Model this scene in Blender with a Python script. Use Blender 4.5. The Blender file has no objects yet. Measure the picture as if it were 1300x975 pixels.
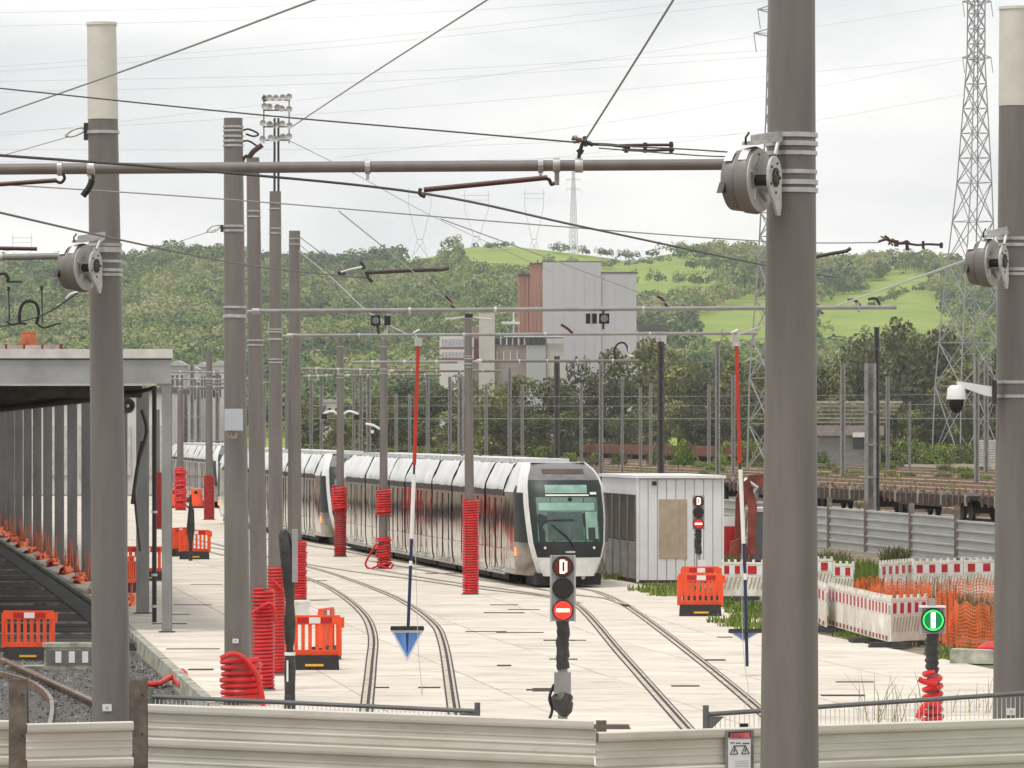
import bpy, math, random
import numpy as np
from mathutils import Vector, Matrix, Quaternion, noise

# ------------------------------------------------------------------ camera, world, sun, exposure
scene = bpy.context.scene
C = scene.collection
F, CXP, HYP, H = 6200.0, 650.0, 545.0, 4.6      # focal (px of a 1300 px wide frame), horizon row, eye height
cam = bpy.data.cameras.new('camera')
camo = bpy.data.objects.new('camera', cam); C.objects.link(camo)
cam.sensor_width = 36.0; cam.lens = 36.0 * F / 1300.0
cam.shift_y = -(487.5 - HYP) / 1300.0
cam.clip_start = 0.5; cam.clip_end = 12000
camo.location = (0, 0, H); camo.rotation_euler = (math.radians(90), 0, 0)
scene.camera = camo
scene.render.resolution_x = 1024; scene.render.resolution_y = 768
scene.view_settings.view_transform = 'Standard'; scene.view_settings.look = 'None'
scene.view_settings.gamma = 1; scene.view_settings.use_curve_mapping = False
scene.view_settings.exposure = 0.42

SUN_EL, SUN_AZ = math.radians(68), math.radians(225)     # behind the camera's left shoulder, veiled by cloud
world = bpy.data.worlds.new('World'); scene.world = world; world.use_nodes = True
nt = world.node_tree; nt.nodes.clear(); N = nt.nodes.new; L = nt.links.new
wo = N('ShaderNodeOutputWorld'); bg = N('ShaderNodeBackground')
sky = N('ShaderNodeTexSky'); sky.sky_type = 'NISHITA'; sky.sun_disc = False
sky.sun_elevation = SUN_EL; sky.sun_rotation = SUN_AZ
tc = N('ShaderNodeTexCoord'); mp = N('ShaderNodeMapping'); mp.inputs['Scale'].default_value = (1, 1, 2.6)
n1 = N('ShaderNodeTexNoise'); n1.inputs['Scale'].default_value = 7.0; n1.inputs['Detail'].default_value = 5
n1.inputs['Roughness'].default_value = 0.5
rp = N('ShaderNodeValToRGB')
rp.color_ramp.elements[0].position = 0.36; rp.color_ramp.elements[0].color = (5.2, 5.4, 5.5, 1)
rp.color_ramp.elements[1].position = 0.60; rp.color_ramp.elements[1].color = (7.95, 7.82, 7.62, 1)
mx = N('ShaderNodeMixRGB'); mx.inputs[0].default_value = 0.95
L(tc.outputs['Generated'], mp.inputs['Vector']); L(mp.outputs[0], n1.inputs['Vector'])
L(n1.outputs['Fac'], rp.inputs[0]); L(sky.outputs[0], mx.inputs[1]); L(rp.outputs[0], mx.inputs[2])
L(mx.outputs[0], bg.inputs[0]); bg.inputs[1].default_value = 0.115
L(bg.outputs[0], wo.inputs[0])
sl = bpy.data.lights.new('sun', 'SUN'); sl.energy = 1.5; sl.angle = math.radians(14); sl.color = (1.0, 0.96, 0.9)
so = bpy.data.objects.new('sun', sl); C.objects.link(so); so.location = (0, 0, 60)
sd = Vector((math.sin(SUN_AZ) * math.cos(SUN_EL), math.cos(SUN_AZ) * math.cos(SUN_EL), math.sin(SUN_EL)))
so.rotation_euler = sd.to_track_quat('Z', 'Y').to_euler()

# ------------------------------------------------------------------ helpers
V = Vector
R = random.Random(7)
def P(px, py, Y): return V(((px - CXP) * Y / F, Y, H - (py - HYP) * Y / F))
def GY(py): return F * H / (py - HYP)
def G(px, py, z=0.0):
    Y = F * (H - z) / (py - HYP); return V(((px - CXP) * Y / F, Y, z))
def XP(px, Y): return (px - CXP) * Y / F
def ZP(py, Y): return H - (py - HYP) * Y / F

MATS = {}
def M(name, rgb, rough=0.6, metal=0.0, var=0.12, scale=3.0, bump=0.0, bscale=20.0, spec=0.5, emit=0, dirt=None, stretch=None, stain=None):
    if name in MATS: return MATS[name]
    m = bpy.data.materials.new(name); m.use_nodes = True; t = m.node_tree; b = t.nodes['Principled BSDF']
    b.inputs['Roughness'].default_value = rough; b.inputs['Metallic'].default_value = metal
    b.inputs['Specular IOR Level'].default_value = spec
    n = t.nodes.new; l = t.links.new
    co = n('ShaderNodeTexCoord'); mpn = n('ShaderNodeMapping'); l(co.outputs['Object'], mpn.inputs[0])
    if stretch: mpn.inputs['Scale'].default_value = stretch
    oi = n('ShaderNodeObjectInfo'); cm = n('ShaderNodeCombineXYZ'); ml = n('ShaderNodeMath'); ml.operation = 'MULTIPLY'; ml.inputs[1].default_value = 40
    l(oi.outputs['Random'], ml.inputs[0]); l(ml.outputs[0], cm.inputs[0]); l(ml.outputs[0], cm.inputs[1]); l(cm.outputs[0], mpn.inputs['Location'])
    if var > 0:
        nz = n('ShaderNodeTexNoise'); nz.inputs['Scale'].default_value = scale; nz.inputs['Detail'].default_value = 6; nz.inputs['Roughness'].default_value = .62
        l(mpn.outputs[0], nz.inputs['Vector'])
        r = n('ShaderNodeValToRGB'); e = r.color_ramp.elements
        lo = [max(0, c * (1 - 1.6 * var)) for c in rgb]; hi = [min(1, c * (1 + 1.2 * var)) for c in rgb]
        if dirt: lo = dirt
        e[0].position = .32; e[0].color = (*lo, 1); e[1].position = .68; e[1].color = (*hi, 1)
        l(nz.outputs['Fac'], r.inputs[0]); last = r.outputs[0]
        if stain:                                       # separate darker stains with a shape of their own
            sc_, s_s, s_a, s_b = stain
            sn = n('ShaderNodeTexNoise'); sn.inputs['Scale'].default_value = s_s; sn.inputs['Detail'].default_value = 8; sn.inputs['Roughness'].default_value = .7
            l(mpn.outputs[0], sn.inputs['Vector']); sr = n('ShaderNodeMapRange'); sr.inputs[1].default_value = s_a; sr.inputs[2].default_value = s_b; sr.inputs[4].default_value = .75
            l(sn.outputs['Fac'], sr.inputs[0]); sm = n('ShaderNodeMixRGB'); l(sr.outputs[0], sm.inputs[0]); l(last, sm.inputs[1]); sm.inputs[2].default_value = (*sc_, 1); last = sm.outputs[0]
        l(last, b.inputs['Base Color'])
        rr = n('ShaderNodeMapRange'); rr.inputs[3].default_value = max(0.02, rough - .1); rr.inputs[4].default_value = min(1, rough + .12)
        l(nz.outputs['Fac'], rr.inputs[0]); l(rr.outputs[0], b.inputs['Roughness'])
    else:
        b.inputs['Base Color'].default_value = (*rgb, 1)
    if bump > 0:
        bn = n('ShaderNodeTexNoise'); bn.inputs['Scale'].default_value = bscale; bn.inputs['Detail'].default_value = 3
        l(mpn.outputs[0], bn.inputs['Vector'])
        bp = n('ShaderNodeBump'); bp.inputs['Strength'].default_value = bump; bp.inputs['Distance'].default_value = .05
        l(bn.outputs['Fac'], bp.inputs['Height']); l(bp.outputs[0], b.inputs['Normal'])
    if emit:
        b.inputs['Emission Color'].default_value = (*rgb, 1); b.inputs['Emission Strength'].default_value = emit
    MATS[name] = m; return m

def leafmat(name, lo, hi, scale=.25, trans=.25):
    if name in MATS: return MATS[name]
    m = bpy.data.materials.new(name); m.use_nodes = True; t = m.node_tree; b = t.nodes['Principled BSDF']
    b.inputs['Roughness'].default_value = .7; b.inputs['Specular IOR Level'].default_value = .2
    n = t.nodes.new; l = t.links.new
    at = n('ShaderNodeAttribute'); at.attribute_name = 'tint'
    r = n('ShaderNodeValToRGB'); e = r.color_ramp.elements
    e[0].color = (*lo, 1); e[1].color = (*hi, 1)
    oi = n('ShaderNodeObjectInfo'); ma = n('ShaderNodeMath'); ma.operation = 'MULTIPLY_ADD'; ma.inputs[1].default_value = .5; ma.inputs[2].default_value = -.25
    ad = n('ShaderNodeMath'); ad.operation = 'ADD'; l(oi.outputs['Random'], ma.inputs[0]); l(ma.outputs[0], ad.inputs[0]); l(at.outputs['Fac'], ad.inputs[1])
    l(ad.outputs[0], r.inputs[0])
    l(r.outputs[0], b.inputs['Base Color'])
    tr = n('ShaderNodeBsdfTranslucent'); l(r.outputs[0], tr.inputs[0])
    ms = n('ShaderNodeMixShader'); ms.inputs[0].default_value = trans
    l(b.outputs[0], ms.inputs[1]); l(tr.outputs[0], ms.inputs[2]); l(ms.outputs[0], t.nodes['Material Output'].inputs[0])
    MATS[name] = m; return m

def frame(d):
    d = d.normalized(); u = V((0, 0, 1)) if abs(d.z) < .9 else V((1, 0, 0))
    a = d.cross(u).normalized(); return a, d.cross(a).normalized()

class MB:
    def __init__(s, o=(0, 0, 0)):
        s.v = []; s.f = []; s.mi = []; s.o = V(o); s.cur = 0; s.tint = None
    def add(s, vs, fs):
        k = len(s.v); s.v += [V(x) for x in vs]; s.f += [tuple(i + k for i in f) for f in fs]; s.mi += [s.cur] * len(fs); return s
    def bb(s, a, b):
        x0, y0, z0 = a; x1, y1, z1 = b
        return s.add([(x0,y0,z0),(x1,y0,z0),(x1,y1,z0),(x0,y1,z0),(x0,y0,z1),(x1,y0,z1),(x1,y1,z1),(x0,y1,z1)],
            [(0,3,2,1),(4,5,6,7),(0,1,5,4),(1,2,6,5),(2,3,7,6),(3,0,4,7)])
    def box(s, c, d, rz=0, ry=0, rx=0):
        m = Matrix.Rotation(rz, 3, 'Z') @ Matrix.Rotation(ry, 3, 'Y') @ Matrix.Rotation(rx, 3, 'X'); c = V(c)
        hx, hy, hz = d[0] / 2, d[1] / 2, d[2] / 2
        vs = [c + m @ V((x, y, z)) for z in (-hz, hz) for x, y in ((-hx,-hy),(hx,-hy),(hx,hy),(-hx,hy))]
        return s.add(vs, [(0,3,2,1),(4,5,6,7),(0,1,5,4),(1,2,6,5),(2,3,7,6),(3,0,4,7)])
    def bar(s, p0, p1, w, h=None):
        h = h or w; p0 = V(p0); p1 = V(p1); a, b = frame(p1 - p0); a = a * w / 2; b = b * h / 2
        vs = [p + q for p in (p0, p1) for q in (-a - b, a - b, a + b, -a + b)]
        return s.add(vs, [(0,3,2,1),(4,5,6,7),(0,1,5,4),(1,2,6,5),(2,3,7,6),(3,0,4,7)])
    def tube(s, p0, p1, r0, r1=None, n=12, caps=True):
        r1 = r0 if r1 is None else r1; p0 = V(p0); p1 = V(p1); a, b = frame(p1 - p0); k = len(s.v); vs = []
        for p, r in ((p0, r0), (p1, r1)):
            for i in range(n):
                t = 2 * math.pi * i / n; vs.append(p + (a * math.cos(t) + b * math.sin(t)) * r)
        fs = [(i, (i + 1) % n, n + (i + 1) % n, n + i) for i in range(n)]
        if caps: fs += [tuple(range(n - 1, -1, -1)), tuple(range(n, 2 * n))]
        return s.add(vs, fs)
    def path(s, pts, r, n=6, caps=True):
        pts = [V(p) for p in pts]; m = len(pts); rs = r if isinstance(r, (list, tuple)) else [r] * m
        vs = []; fs = []; pa = None
        for i, p in enumerate(pts):
            d = (pts[min(i + 1, m - 1)] - pts[max(i - 1, 0)])
            d = d.normalized() if d.length > 1e-9 else V((0, 0, 1))
            if pa is None: a, b = frame(d)
            else:
                a = pa - d * pa.dot(d); a = a.normalized() if a.length > 1e-6 else frame(d)[0]; b = d.cross(a)
            pa = a
            for j in range(n):
                t = 2 * math.pi * j / n; vs.append(p + (a * math.cos(t) + b * math.sin(t)) * rs[i])
        for i in range(m - 1):
            for j in range(n): fs.append((i*n+j, i*n+(j+1)%n, (i+1)*n+(j+1)%n, (i+1)*n+j))
        if caps: fs += [tuple(range(n - 1, -1, -1)), tuple(range((m-1)*n, m*n))]
        return s.add(vs, fs)
    def lathe(s, prof, n=24, org=(0,0,0), axis='Z'):
        vs = []; fs = []; m = len(prof); org = V(org)
        for (r, h) in prof:
            for j in range(n):
                t = 2 * math.pi * j / n; c, q = math.cos(t) * r, math.sin(t) * r
                vs.append(org + (V((c, q, h)) if axis == 'Z' else V((h, c, q)) if axis == 'X' else V((q, h, c))))
        for i in range(m - 1):
            for j in range(n): fs.append((i*n+j, i*n+(j+1)%n, (i+1)*n+(j+1)%n, (i+1)*n+j))
        return s.add(vs, fs)
    def prism(s, poly, ex):                          # poly: list of 3D points, ex: extrusion vector
        n = len(poly); poly = [V(p) for p in poly]; ex = V(ex)
        return s.add(poly + [p + ex for p in poly], [tuple(range(n - 1, -1, -1)), tuple(range(n, 2*n))] + [(i, (i+1)%n, n+(i+1)%n, n+i) for i in range(n)])
    def sphere(s, c, r, n=10, m=6, sc=(1,1,1)):
        c = V(c); vs = []; fs = []
        for i in range(m + 1):
            ph = math.pi * i / m
            for j in range(n):
                t = 2 * math.pi * j / n
                vs.append(c + V((math.sin(ph)*math.cos(t)*r*sc[0], math.sin(ph)*math.sin(t)*r*sc[1], -math.cos(ph)*r*sc[2])))
        for i in range(m):
            for j in range(n): fs.append((i*n+j, i*n+(j+1)%n, (i+1)*n+(j+1)%n, (i+1)*n+j))
        return s.add(vs, fs)
    def build(s, name, mats, parent=None, smooth=False, loc=None):
        me = bpy.data.meshes.new(name); o = s.o
        me.from_pydata([tuple(x - o) for x in s.v], [], s.f)
        for m in (mats if isinstance(mats, (list, tuple)) else [mats]): me.materials.append(m)
        if any(s.mi): me.polygons.foreach_set('material_index', s.mi)
        if smooth: me.polygons.foreach_set('use_smooth', [True] * len(s.f)); me.update(); smooth_by_angle(me)
        me.update()
        ob = bpy.data.objects.new(name, me); C.objects.link(ob)
        if parent is not None: ob.parent = parent
        elif loc is None: ob.location = o
        if loc is not None: ob.location = loc
        return ob
def smooth_by_angle(me, ang=0.7):
    try: me.set_sharp_from_angle(angle=ang)
    except Exception: pass

def tag(o, label, cat, group=None):
    o['label'] = label; o['category'] = cat
    if group: o['group'] = group
    return o
def thing(name, label, cat, loc=(0,0,0), rz=0, group=None):
    o = bpy.data.objects.new(name, None); C.objects.link(o); o.location = loc; o.rotation_euler = (0, 0, rz)
    o.empty_display_size = .2
    return tag(o, label, cat, group)
def struct(o, kind='structure'): o['kind'] = kind; return o
def copy_tree(o, parent=None):
    c = o.copy(); C.objects.link(c); c.parent = parent
    for ch in list(o.children): copy_tree(ch, c)
    return c
def place(src, loc, rz, label=None, group=None, sc=None):
    c = copy_tree(src); c.location = loc; c.rotation_euler = (0, 0, rz)
    if sc is not None: c.scale = sc if hasattr(sc, '__len__') else (sc,) * 3
    if label: c['label'] = label
    if group: c['group'] = group
    return c
def text_mb(txt, size, ext=.002):
    cu = bpy.data.curves.new('t', 'FONT'); cu.body = txt; cu.size = size; cu.extrude = ext; cu.align_x = 'CENTER'; cu.align_y = 'CENTER'
    ob = bpy.data.objects.new('t', cu); C.objects.link(ob)
    dg = bpy.context.evaluated_depsgraph_get(); me = bpy.data.meshes.new_from_object(ob.evaluated_get(dg))
    C.objects.unlink(ob); bpy.data.objects.remove(ob); return me
def interp(tab, x):
    if x <= tab[0][0]: return tab[0][1]
    for (a, b), (c, d) in zip(tab, tab[1:]):
        if x <= c: return b + (d - b) * (x - a) / (c - a)
    return tab[-1][1]
def catmull(pts, k=8):
    pts = [V(p) for p in pts]; out = []
    for i in range(len(pts) - 1):
        p0 = pts[max(i-1, 0)]; p1 = pts[i]; p2 = pts[i+1]; p3 = pts[min(i+2, len(pts)-1)]
        for j in range(k):
            t = j / k
            out.append(.5 * ((2*p1) + (p2-p0)*t + (2*p0-5*p1+4*p2-p3)*t*t + (3*p1-p0-3*p2+p3)*t**3))
    out.append(pts[-1]); return out

S = 0.151                                            # the yard's axis: X falls by 0.151 m per metre away
AX = V((-S, 1, 0)).normalized()                      # away from the viewer along the tracks
RZ_AX = math.atan2(AX.y, AX.x)
def VX(v, Y): return v - S * Y                       # X of a line parallel to the tracks

# ------------------------------------------------------------------ materials
m_conc = M('pale_concrete', (.68, .625, .55), .8, var=.07, scale=.45, bump=.15, bscale=30, dirt=(.56,.495,.41), stretch=(.45, .8, 1), stain=((.38,.31,.24), 1.5, .49, .68))
m_joint = M('joint_mortar', (.30, .27, .23), .9)
m_kerb = M('weathered_kerb', (.36, .35, .30), .9, var=.4, scale=2, dirt=(.10,.10,.07))
m_steel = M('rail_steel', (.40, .36, .32), .35, .7, var=.25, scale=4)
m_rust = M('rusty_steel', (.22, .13, .085), .8, .2, var=.35, scale=5)
m_black = M('black_rubber', (.018, .017, .016), .6, var=.3)
m_blk2 = M('black_plastic', (.012, .012, .013), .45, var=.2)
m_pole = M('taupe_painted_steel', (.180, .160, .145), .45, var=.10, scale=3.5, bump=.10, bscale=90, stretch=(1.6,1.6,.22), stain=((.12,.10,.088), 7, .60, .75))
m_poleb = M('grey_galvanised_pole', (.27, .26, .25), .55, .2, var=.12, scale=3, stretch=(1,1,.3))
m_cream = M('cream_painted_steel', (.66, .63, .56), .5, var=.06, scale=3)
m_galv = M('galvanised_steel', (.50, .49, .47), .4, .55, var=.15, scale=8)
m_dkmetal = M('dark_bronze_metal', (.055, .045, .042), .5, .4, var=.3)
m_brown = M('brown_insulator', (.07, .025, .02), .35, var=.2)
m_drum = M('grey_drum_paint', (.20, .18, .17), .45, .1, var=.1)
m_drumf = M('light_cast_aluminium', (.50, .49, .46), .5, .2, var=.12, scale=9)
m_label = M('white_label', (.78, .78, .77), .5, var=.04)
m_red = M('red_corrugated_plastic', (.62, .017, .017), .42, var=.15, scale=4, stain=((.42,.06,.045), 9, .55, .75))
m_redd = M('dark_red_sleeve', (.36, .012, .014), .45, var=.15)
m_orange = M('orange_plastic', (.86, .085, .018), .5, var=.10, scale=3, stain=((.55,.10,.05), 6, .58, .75))
m_redfl = M('red_reflector', (.48, .01, .012), .3, var=.08)
m_white = M('white_plastic', (.76, .74, .69), .45, var=.06, scale=3)
m_wsoil = M('soiled_white_plastic', (.78, .75, .69), .5, var=.15, scale=2.5, dirt=(.55,.50,.42))
m_yel = M('yellow_reflector', (.80, .42, .03), .35, var=.08)
m_hoard = M('cream_hoarding_sheet', (.61, .585, .52), .45, .0, var=.06, scale=1.6, stretch=(.5,1,2), dirt=(.52,.49,.42), stain=((.36,.31,.22), 5, .62, .8))
m_hoardg = M('grey_hoarding_sheet', (.43, .44, .43), .5, .1, var=.12, scale=1.0, stretch=(.4,.4,3))
m_hpost = M('brown_steel_post', (.17, .135, .11), .75, .2, var=.3, scale=5)
m_wire = M('dark_wire', (.075, .068, .065), .5, .5, var=0)
m_wirel = M('pale_wire', (.34, .33, .31), .5, .3, var=0)
m_hv = M('far_conductor', (.42, .43, .44), .5, .4, var=0)
m_grn = M('green_patina_wire', (.24, .34, .24), .6, 0, var=0)
m_lat = M('lattice_steel', (.34, .34, .335), .55, .3, var=.1)
m_latd = M('dark_lattice_steel', (.17, .165, .165), .6, .3, var=.15)

# ------------------------------------------------------------------ the setting: ground, apron, ballast, hills
XL = [(40, -1.4), (66, -3.02), (82.7, -5.07), (111.8, -8.66), (121.9, -9.9), (156.7, -14.7), (330, -39.0), (420, -51)]
XR = [(40, 16), (66, 12.6), (80, 10.9), (93.5, 9.3), (109.7, 6.9), (126.8, 5.45), (142.6, 4.15), (185, -2.2), (330, -24.0), (420, -37)]
def ground_mats():
    m = bpy.data.materials.new('rough_ground'); m.use_nodes = True; t = m.node_tree; b = t.nodes['Principled BSDF']; n = t.nodes.new; l = t.links.new
    b.inputs['Roughness'].default_value = .95
    co = n('ShaderNodeTexCoord'); a = n('ShaderNodeTexNoise'); a.inputs['Scale'].default_value = .06; a.inputs['Detail'].default_value = 8; a.inputs['Roughness'].default_value = .7
    l(co.outputs['Object'], a.inputs['Vector'])
    r = n('ShaderNodeValToRGB'); e = r.color_ramp.elements
    e[0].position = .40; e[0].color = (.20, .155, .115, 1); e[1].position = .62; e[1].color = (.13, .17, .05, 1)
    x = e.new(.5); x.color = (.27, .21, .15, 1)
    l(a.outputs['Fac'], r.inputs[0])
    a2 = n('ShaderNodeTexNoise'); a2.inputs['Scale'].default_value = 3; a2.inputs['Detail'].default_value = 6; l(co.outputs['Object'], a2.inputs['Vector'])
    mm = n('ShaderNodeMixRGB'); mm.blend_type = 'MULTIPLY'; mm.inputs[0].default_value = .7; l(r.outputs[0], mm.inputs[1])
    r2 = n('ShaderNodeValToRGB'); r2.color_ramp.elements[0].position = .3; r2.color_ramp.elements[0].color = (.45,.45,.45,1); r2.color_ramp.elements[1].position = .7; r2.color_ramp.elements[1].color = (1.2,1.2,1.2,1)
    l(a2.outputs['Fac'], r2.inputs[0]); l(r2.outputs[0], mm.inputs[2]); l(mm.outputs[0], b.inputs['Base Color'])
    return m
m_ground = ground_mats()
ys = [-100, 0, 40, 66, 82.7, 111.8, 121.9, 156.7, 240, 330, 400, 420, 1000, 1300]
vs = []; fs = []
ZL = lambda Y: -.26 if Y < 400 else -.03
for Y in ys:
    xl = interp(XL, Y)
    vs += [(-1100, Y, ZL(Y)), (xl - .02, Y, ZL(Y)), (xl + .02, Y, -.03), (1100, Y, -.03)]
for i in range(len(ys) - 1):
    a, b = 4 * i, 4 * i + 4
    fs += [(a, a+1, b+1, b), (a+1, a+2, b+2, b+1), (a+2, a+3, b+3, b+2)]
g = MB(); g.add(vs, fs); struct(g.build('ground', m_ground))

# concrete apron: a joint-coloured bed with separate cast slabs on it
g = MB(); yy = [66, 82.7, 93.5, 109.7, 126.8, 142.6, 185, 330]
for Y in yy:
    g.v += [V((interp(XL, Y) + .03, Y, -.022)), V((interp(XR, Y), Y, -.022))]
g.f = [(2*i, 2*i+1, 2*i+3, 2*i+2) for i in range(len(yy) - 1)]; g.mi = [0] * len(g.f)
apron = struct(g.build('concrete_apron', m_joint))
Y = 66.0; row = 0
while Y < 325:
    d = 6.2 if Y < 190 else 14.0
    nc = 6
    for c in range(nc):
        q = []
        for yv in (Y + .012, Y + d - .012):
            a, b = interp(XL, yv) + .05, interp(XR, yv); wd = (b - a) / nc
            q.append((a + c * wd + .011, a + (c + 1) * wd - .011, yv))
        (a0, a1, y0), (b0, b1, y1) = q
        o = V(((a0 + a1) / 2, y0, 0)); s = MB(o); dz = R.uniform(-.002, .002)
        s.add([(a0,y0,-.02),(a1,y0,-.02),(b1,y1,-.02),(b0,y1,-.02),(a0,y0,dz),(a1,y0,dz),(b1,y1,dz),(b0,y1,dz)],
              [(4,5,6,7),(0,1,5,4),(1,2,6,5),(2,3,7,6),(3,0,4,7)])
        ob = s.build('concrete_slab', m_conc, apron); ob.location = o
    Y += d; row += 1
# kerb along the apron's left edge
kb = MB()
yy = [60, 66, 74, 82.7, 92, 101, 111.8, 121.9, 140, 156.7, 200, 260, 330]
for i in range(len(yy) - 1):
    y0, y1 = yy[i] + .02, yy[i+1] - .02; a, b = interp(XL, y0), interp(XL, y1)
    s = MB(V((a, y0, 0)))
    s.add([(a-.16,y0,-.3),(a+.04,y0,-.3),(b+.04,y1,-.3),(b-.16,y1,-.3),(a-.12,y0,.012),(a+.045,y0,.012),(b+.045,y1,.012),(b-.12,y1,.012)],
          [(4,5,6,7),(0,1,5,4),(1,2,6,5),(2,3,7,6),(3,0,4,7)])
    ob = s.build('kerb_stone', m_kerb, apron); ob.location = (a, y0, 0)

# ballast under the left-hand track
m_ball = M('dark_ballast', (.115, .108, .10), .95, var=.5, scale=9, bump=.8, bscale=22)
b_ = MB()
for Y in (50, 66, 82.7, 111.8, 118):
    b_.v += [V((-34, Y, -.252)), V((interp(XL, Y) - .2, Y, -.252))]
b_.f = [(2*i, 2*i+1, 2*i+3, 2*i+2) for i in range(4)]; b_.mi = [0] * 4
ballast = struct(b_.build('ballast_bed', m_ball))
st = MB()
for i in range(7000):
    Y = R.uniform(70, 112); X = interp(XL, Y) - .25 - abs(R.gauss(0, 3.2))
    r = R.uniform(.018, .045); p = V((X, Y, -.245))
    pts = [p + V((R.uniform(-1,1)*r, R.uniform(-1,1)*r, R.uniform(-.3,.2)*r)) for _ in range(3)] + [p + V((R.uniform(-.5,.5)*r, R.uniform(-.5,.5)*r, r*R.uniform(.6,1.2)))] 
    st.add(pts, [(0,1,3),(1,2,3),(2,0,3)]); st.mi[-3:] = [R.choice((0, 0, 1, 2))] * 3
o = st.build('ballast_stones', [M('stone_dark', (.10,.095,.09), .9), M('stone_mid', (.19,.18,.17), .9), M('stone_pale', (.34,.33,.31), .9)])
struct(o, 'stuff'); tag(o, 'loose grey ballast stones around the curved rail', 'ballast')

# dark decked pit track under the canopy
deck = thing('pit_deck', 'dark decked inspection track running under the canopy roof', 'deck', (-14, 112, -.25))
m_deck = M('dark_timber_deck', (.050, .041, .034), .7, var=.4, scale=2, stretch=(.3, 2, 1))
m_strip = M('pale_deck_strip', (.33, .31, .29), .7, var=.5, scale=3, dirt=(.05,.045,.04))
Y = 106.5
while Y < 330:
    s = MB(deck.location); n = 4; dd = 6.4
    for i in range(n):
        y0 = Y + i * dd / n + .02; y1 = Y + (i + 1) * dd / n - .02
        a, b = interp(XL, y0) - .75, interp(XL, y1) - .75
        s2 = MB(deck.location); z = -.15 + R.uniform(-.012, .012)
        s2.add([(a-9,y0,-.25),(a,y0,-.25),(b,y1,-.25),(b-9,y1,-.25),(a-9,y0,z),(a,y0,z),(b,y1,z),(b-9,y1,z)],
               [(4,5,6,7),(0,1,5,4),(1,2,6,5),(2,3,7,6),(3,0,4,7)])
        s2.build('deck_board', m_deck, deck)
    y1 = Y + dd; a = interp(XL, y1) - .8
    s.bb((a - 8.9, y1 - .06, -.25), (a, y1 + .03, -.10)); s.build('joint_strip', m_strip, deck)
    Y += dd
# drain channel between deck and kerb
s = MB(deck.location)
for i in range(20):
    y0 = 107 + i * 10; y1 = y0 + 9.9; a, b = interp(XL, y0), interp(XL, y1)
    s.add([(a-.72,y0,-.25),(a-.2,y0,-.25),(b-.2,y1,-.25),(b-.72,y1,-.25),(a-.72,y0,-.12),(a-.2,y0,-.08),(b-.2,y1,-.08),(b-.72,y1,-.12)],[(4,5,6,7),(0,1,5,4),(3,0,4,7)])
s.build('cable_trough', M('dark_trough', (.05,.047,.044), .6, var=.3), deck)

# embedded tram rails -------------------------------------------------------------
def strip(mb, pts, o0, o1, z):
    k = len(mb.v); n = len(pts)
    for i, p in enumerate(pts):
        d = (pts[min(i+1, n-1)] - pts[max(i-1, 0)]).normalized(); nrm = V((d.y, -d.x, 0))
        mb.v += [p + nrm * o0 + V((0,0,z)), p + nrm * o1 + V((0,0,z))]
    for i in range(n - 1): mb.f.append((k+2*i, k+2*i+1, k+2*i+3, k+2*i+2)); mb.mi.append(0)
m_seal = M('black_rail_sealant', (.035, .030, .027), .8, var=.3)
m_head = M('worn_rail_head', (.52, .45, .37), .55, .1, var=.3, scale=3, dirt=(.3,.24,.18))
def embedded_rail(parent, pix, inner=1):
    pts = catmull([G(*p) for p in pix], 10)
    r = MB(); strip(r, pts, -.115, .115, .006); rail = r.build('rail', m_seal, parent)
    h = MB(); strip(h, pts, -.085, -.01, .011); strip(h, pts, .045, .085, .0105); h.build('rail_head', m_head, rail)
def track(label, rails):
    t = thing('tram_track', label, 'tram track', (0, 0, 0), 0, 'grooved rails set in the apron'); 
    for p in rails: embedded_rail(t, p)
    return t
track('grooved tram track curving out past the blue pennant towards the cream hoarding',
  [[(452,1010),(466,893),(471,845),(473,806),(460,778),(428,752),(395,736),(340,719),(262,700),(215,690)],
   [(592,1010),(575,893),(562,815),(546,788),(503,759),(445,736),(400,722),(340,707),(262,688),(215,679)]])
track('grooved tram track running from under the leading tram past the three-light signal',
  [[(950,1010),(868,920),(790,832),(733,769),(690,757),(613,748),(520,735),(430,723),(330,706),(240,690)],
   [(1080,1010),(960,898),(870,824),(800,772),(765,754),(735,747),(640,733),(520,715),(420,697),(330,683)]])
track('grooved siding track joining beside the grey kiosk',
  [[(800,771),(770,760),(728,755),(650,742),(560,728),(470,712)], [(735,766),(700,757),(640,748),(560,737),(470,722)]])

# slot drains and covers let into the apron
m_slot = M('dark_slot_grate', (.055, .048, .042), .8, var=.3)
slots = [(640,778,26),(617,802,26),(660,803,30),(710,813,20),(732,813,12),(715,837,18),(690,876,22),(665,774,20),(520,720,24),(560,728,20),
 (245,705,14),(262,742,20),(215,792,22),(245,824,34),(225,780,16),(640,845,9),(870,871,18),(1085,866,24),(1070,883,28),(480,873,14),(545,873,14),
 (905,838,16),(395,737,20),(402,762,16),(640,768,18),(245,768,24),(920,809,10),(255,850,16)]
for i, (px, py, w) in enumerate(slots):
    p = G(px, py); wd = w * 2 * p.y / F; dp = .35 if i % 3 else .5
    s = MB(p); s.bb((p.x - wd/2, p.y - dp/2, .002), (p.x + wd/2, p.y + dp/2, .0065))
    for k in range(3): s.bb((p.x - wd/2, p.y - dp/2 + dp*(k*.33+.03), .0065), (p.x + wd/2, p.y - dp/2 + dp*(k*.33+.09), .010))
    tag(s.build('drain_slot', m_slot), 'flat dark drain slot let into the pale concrete apron', 'drain', 'drain slots in the apron')
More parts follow.
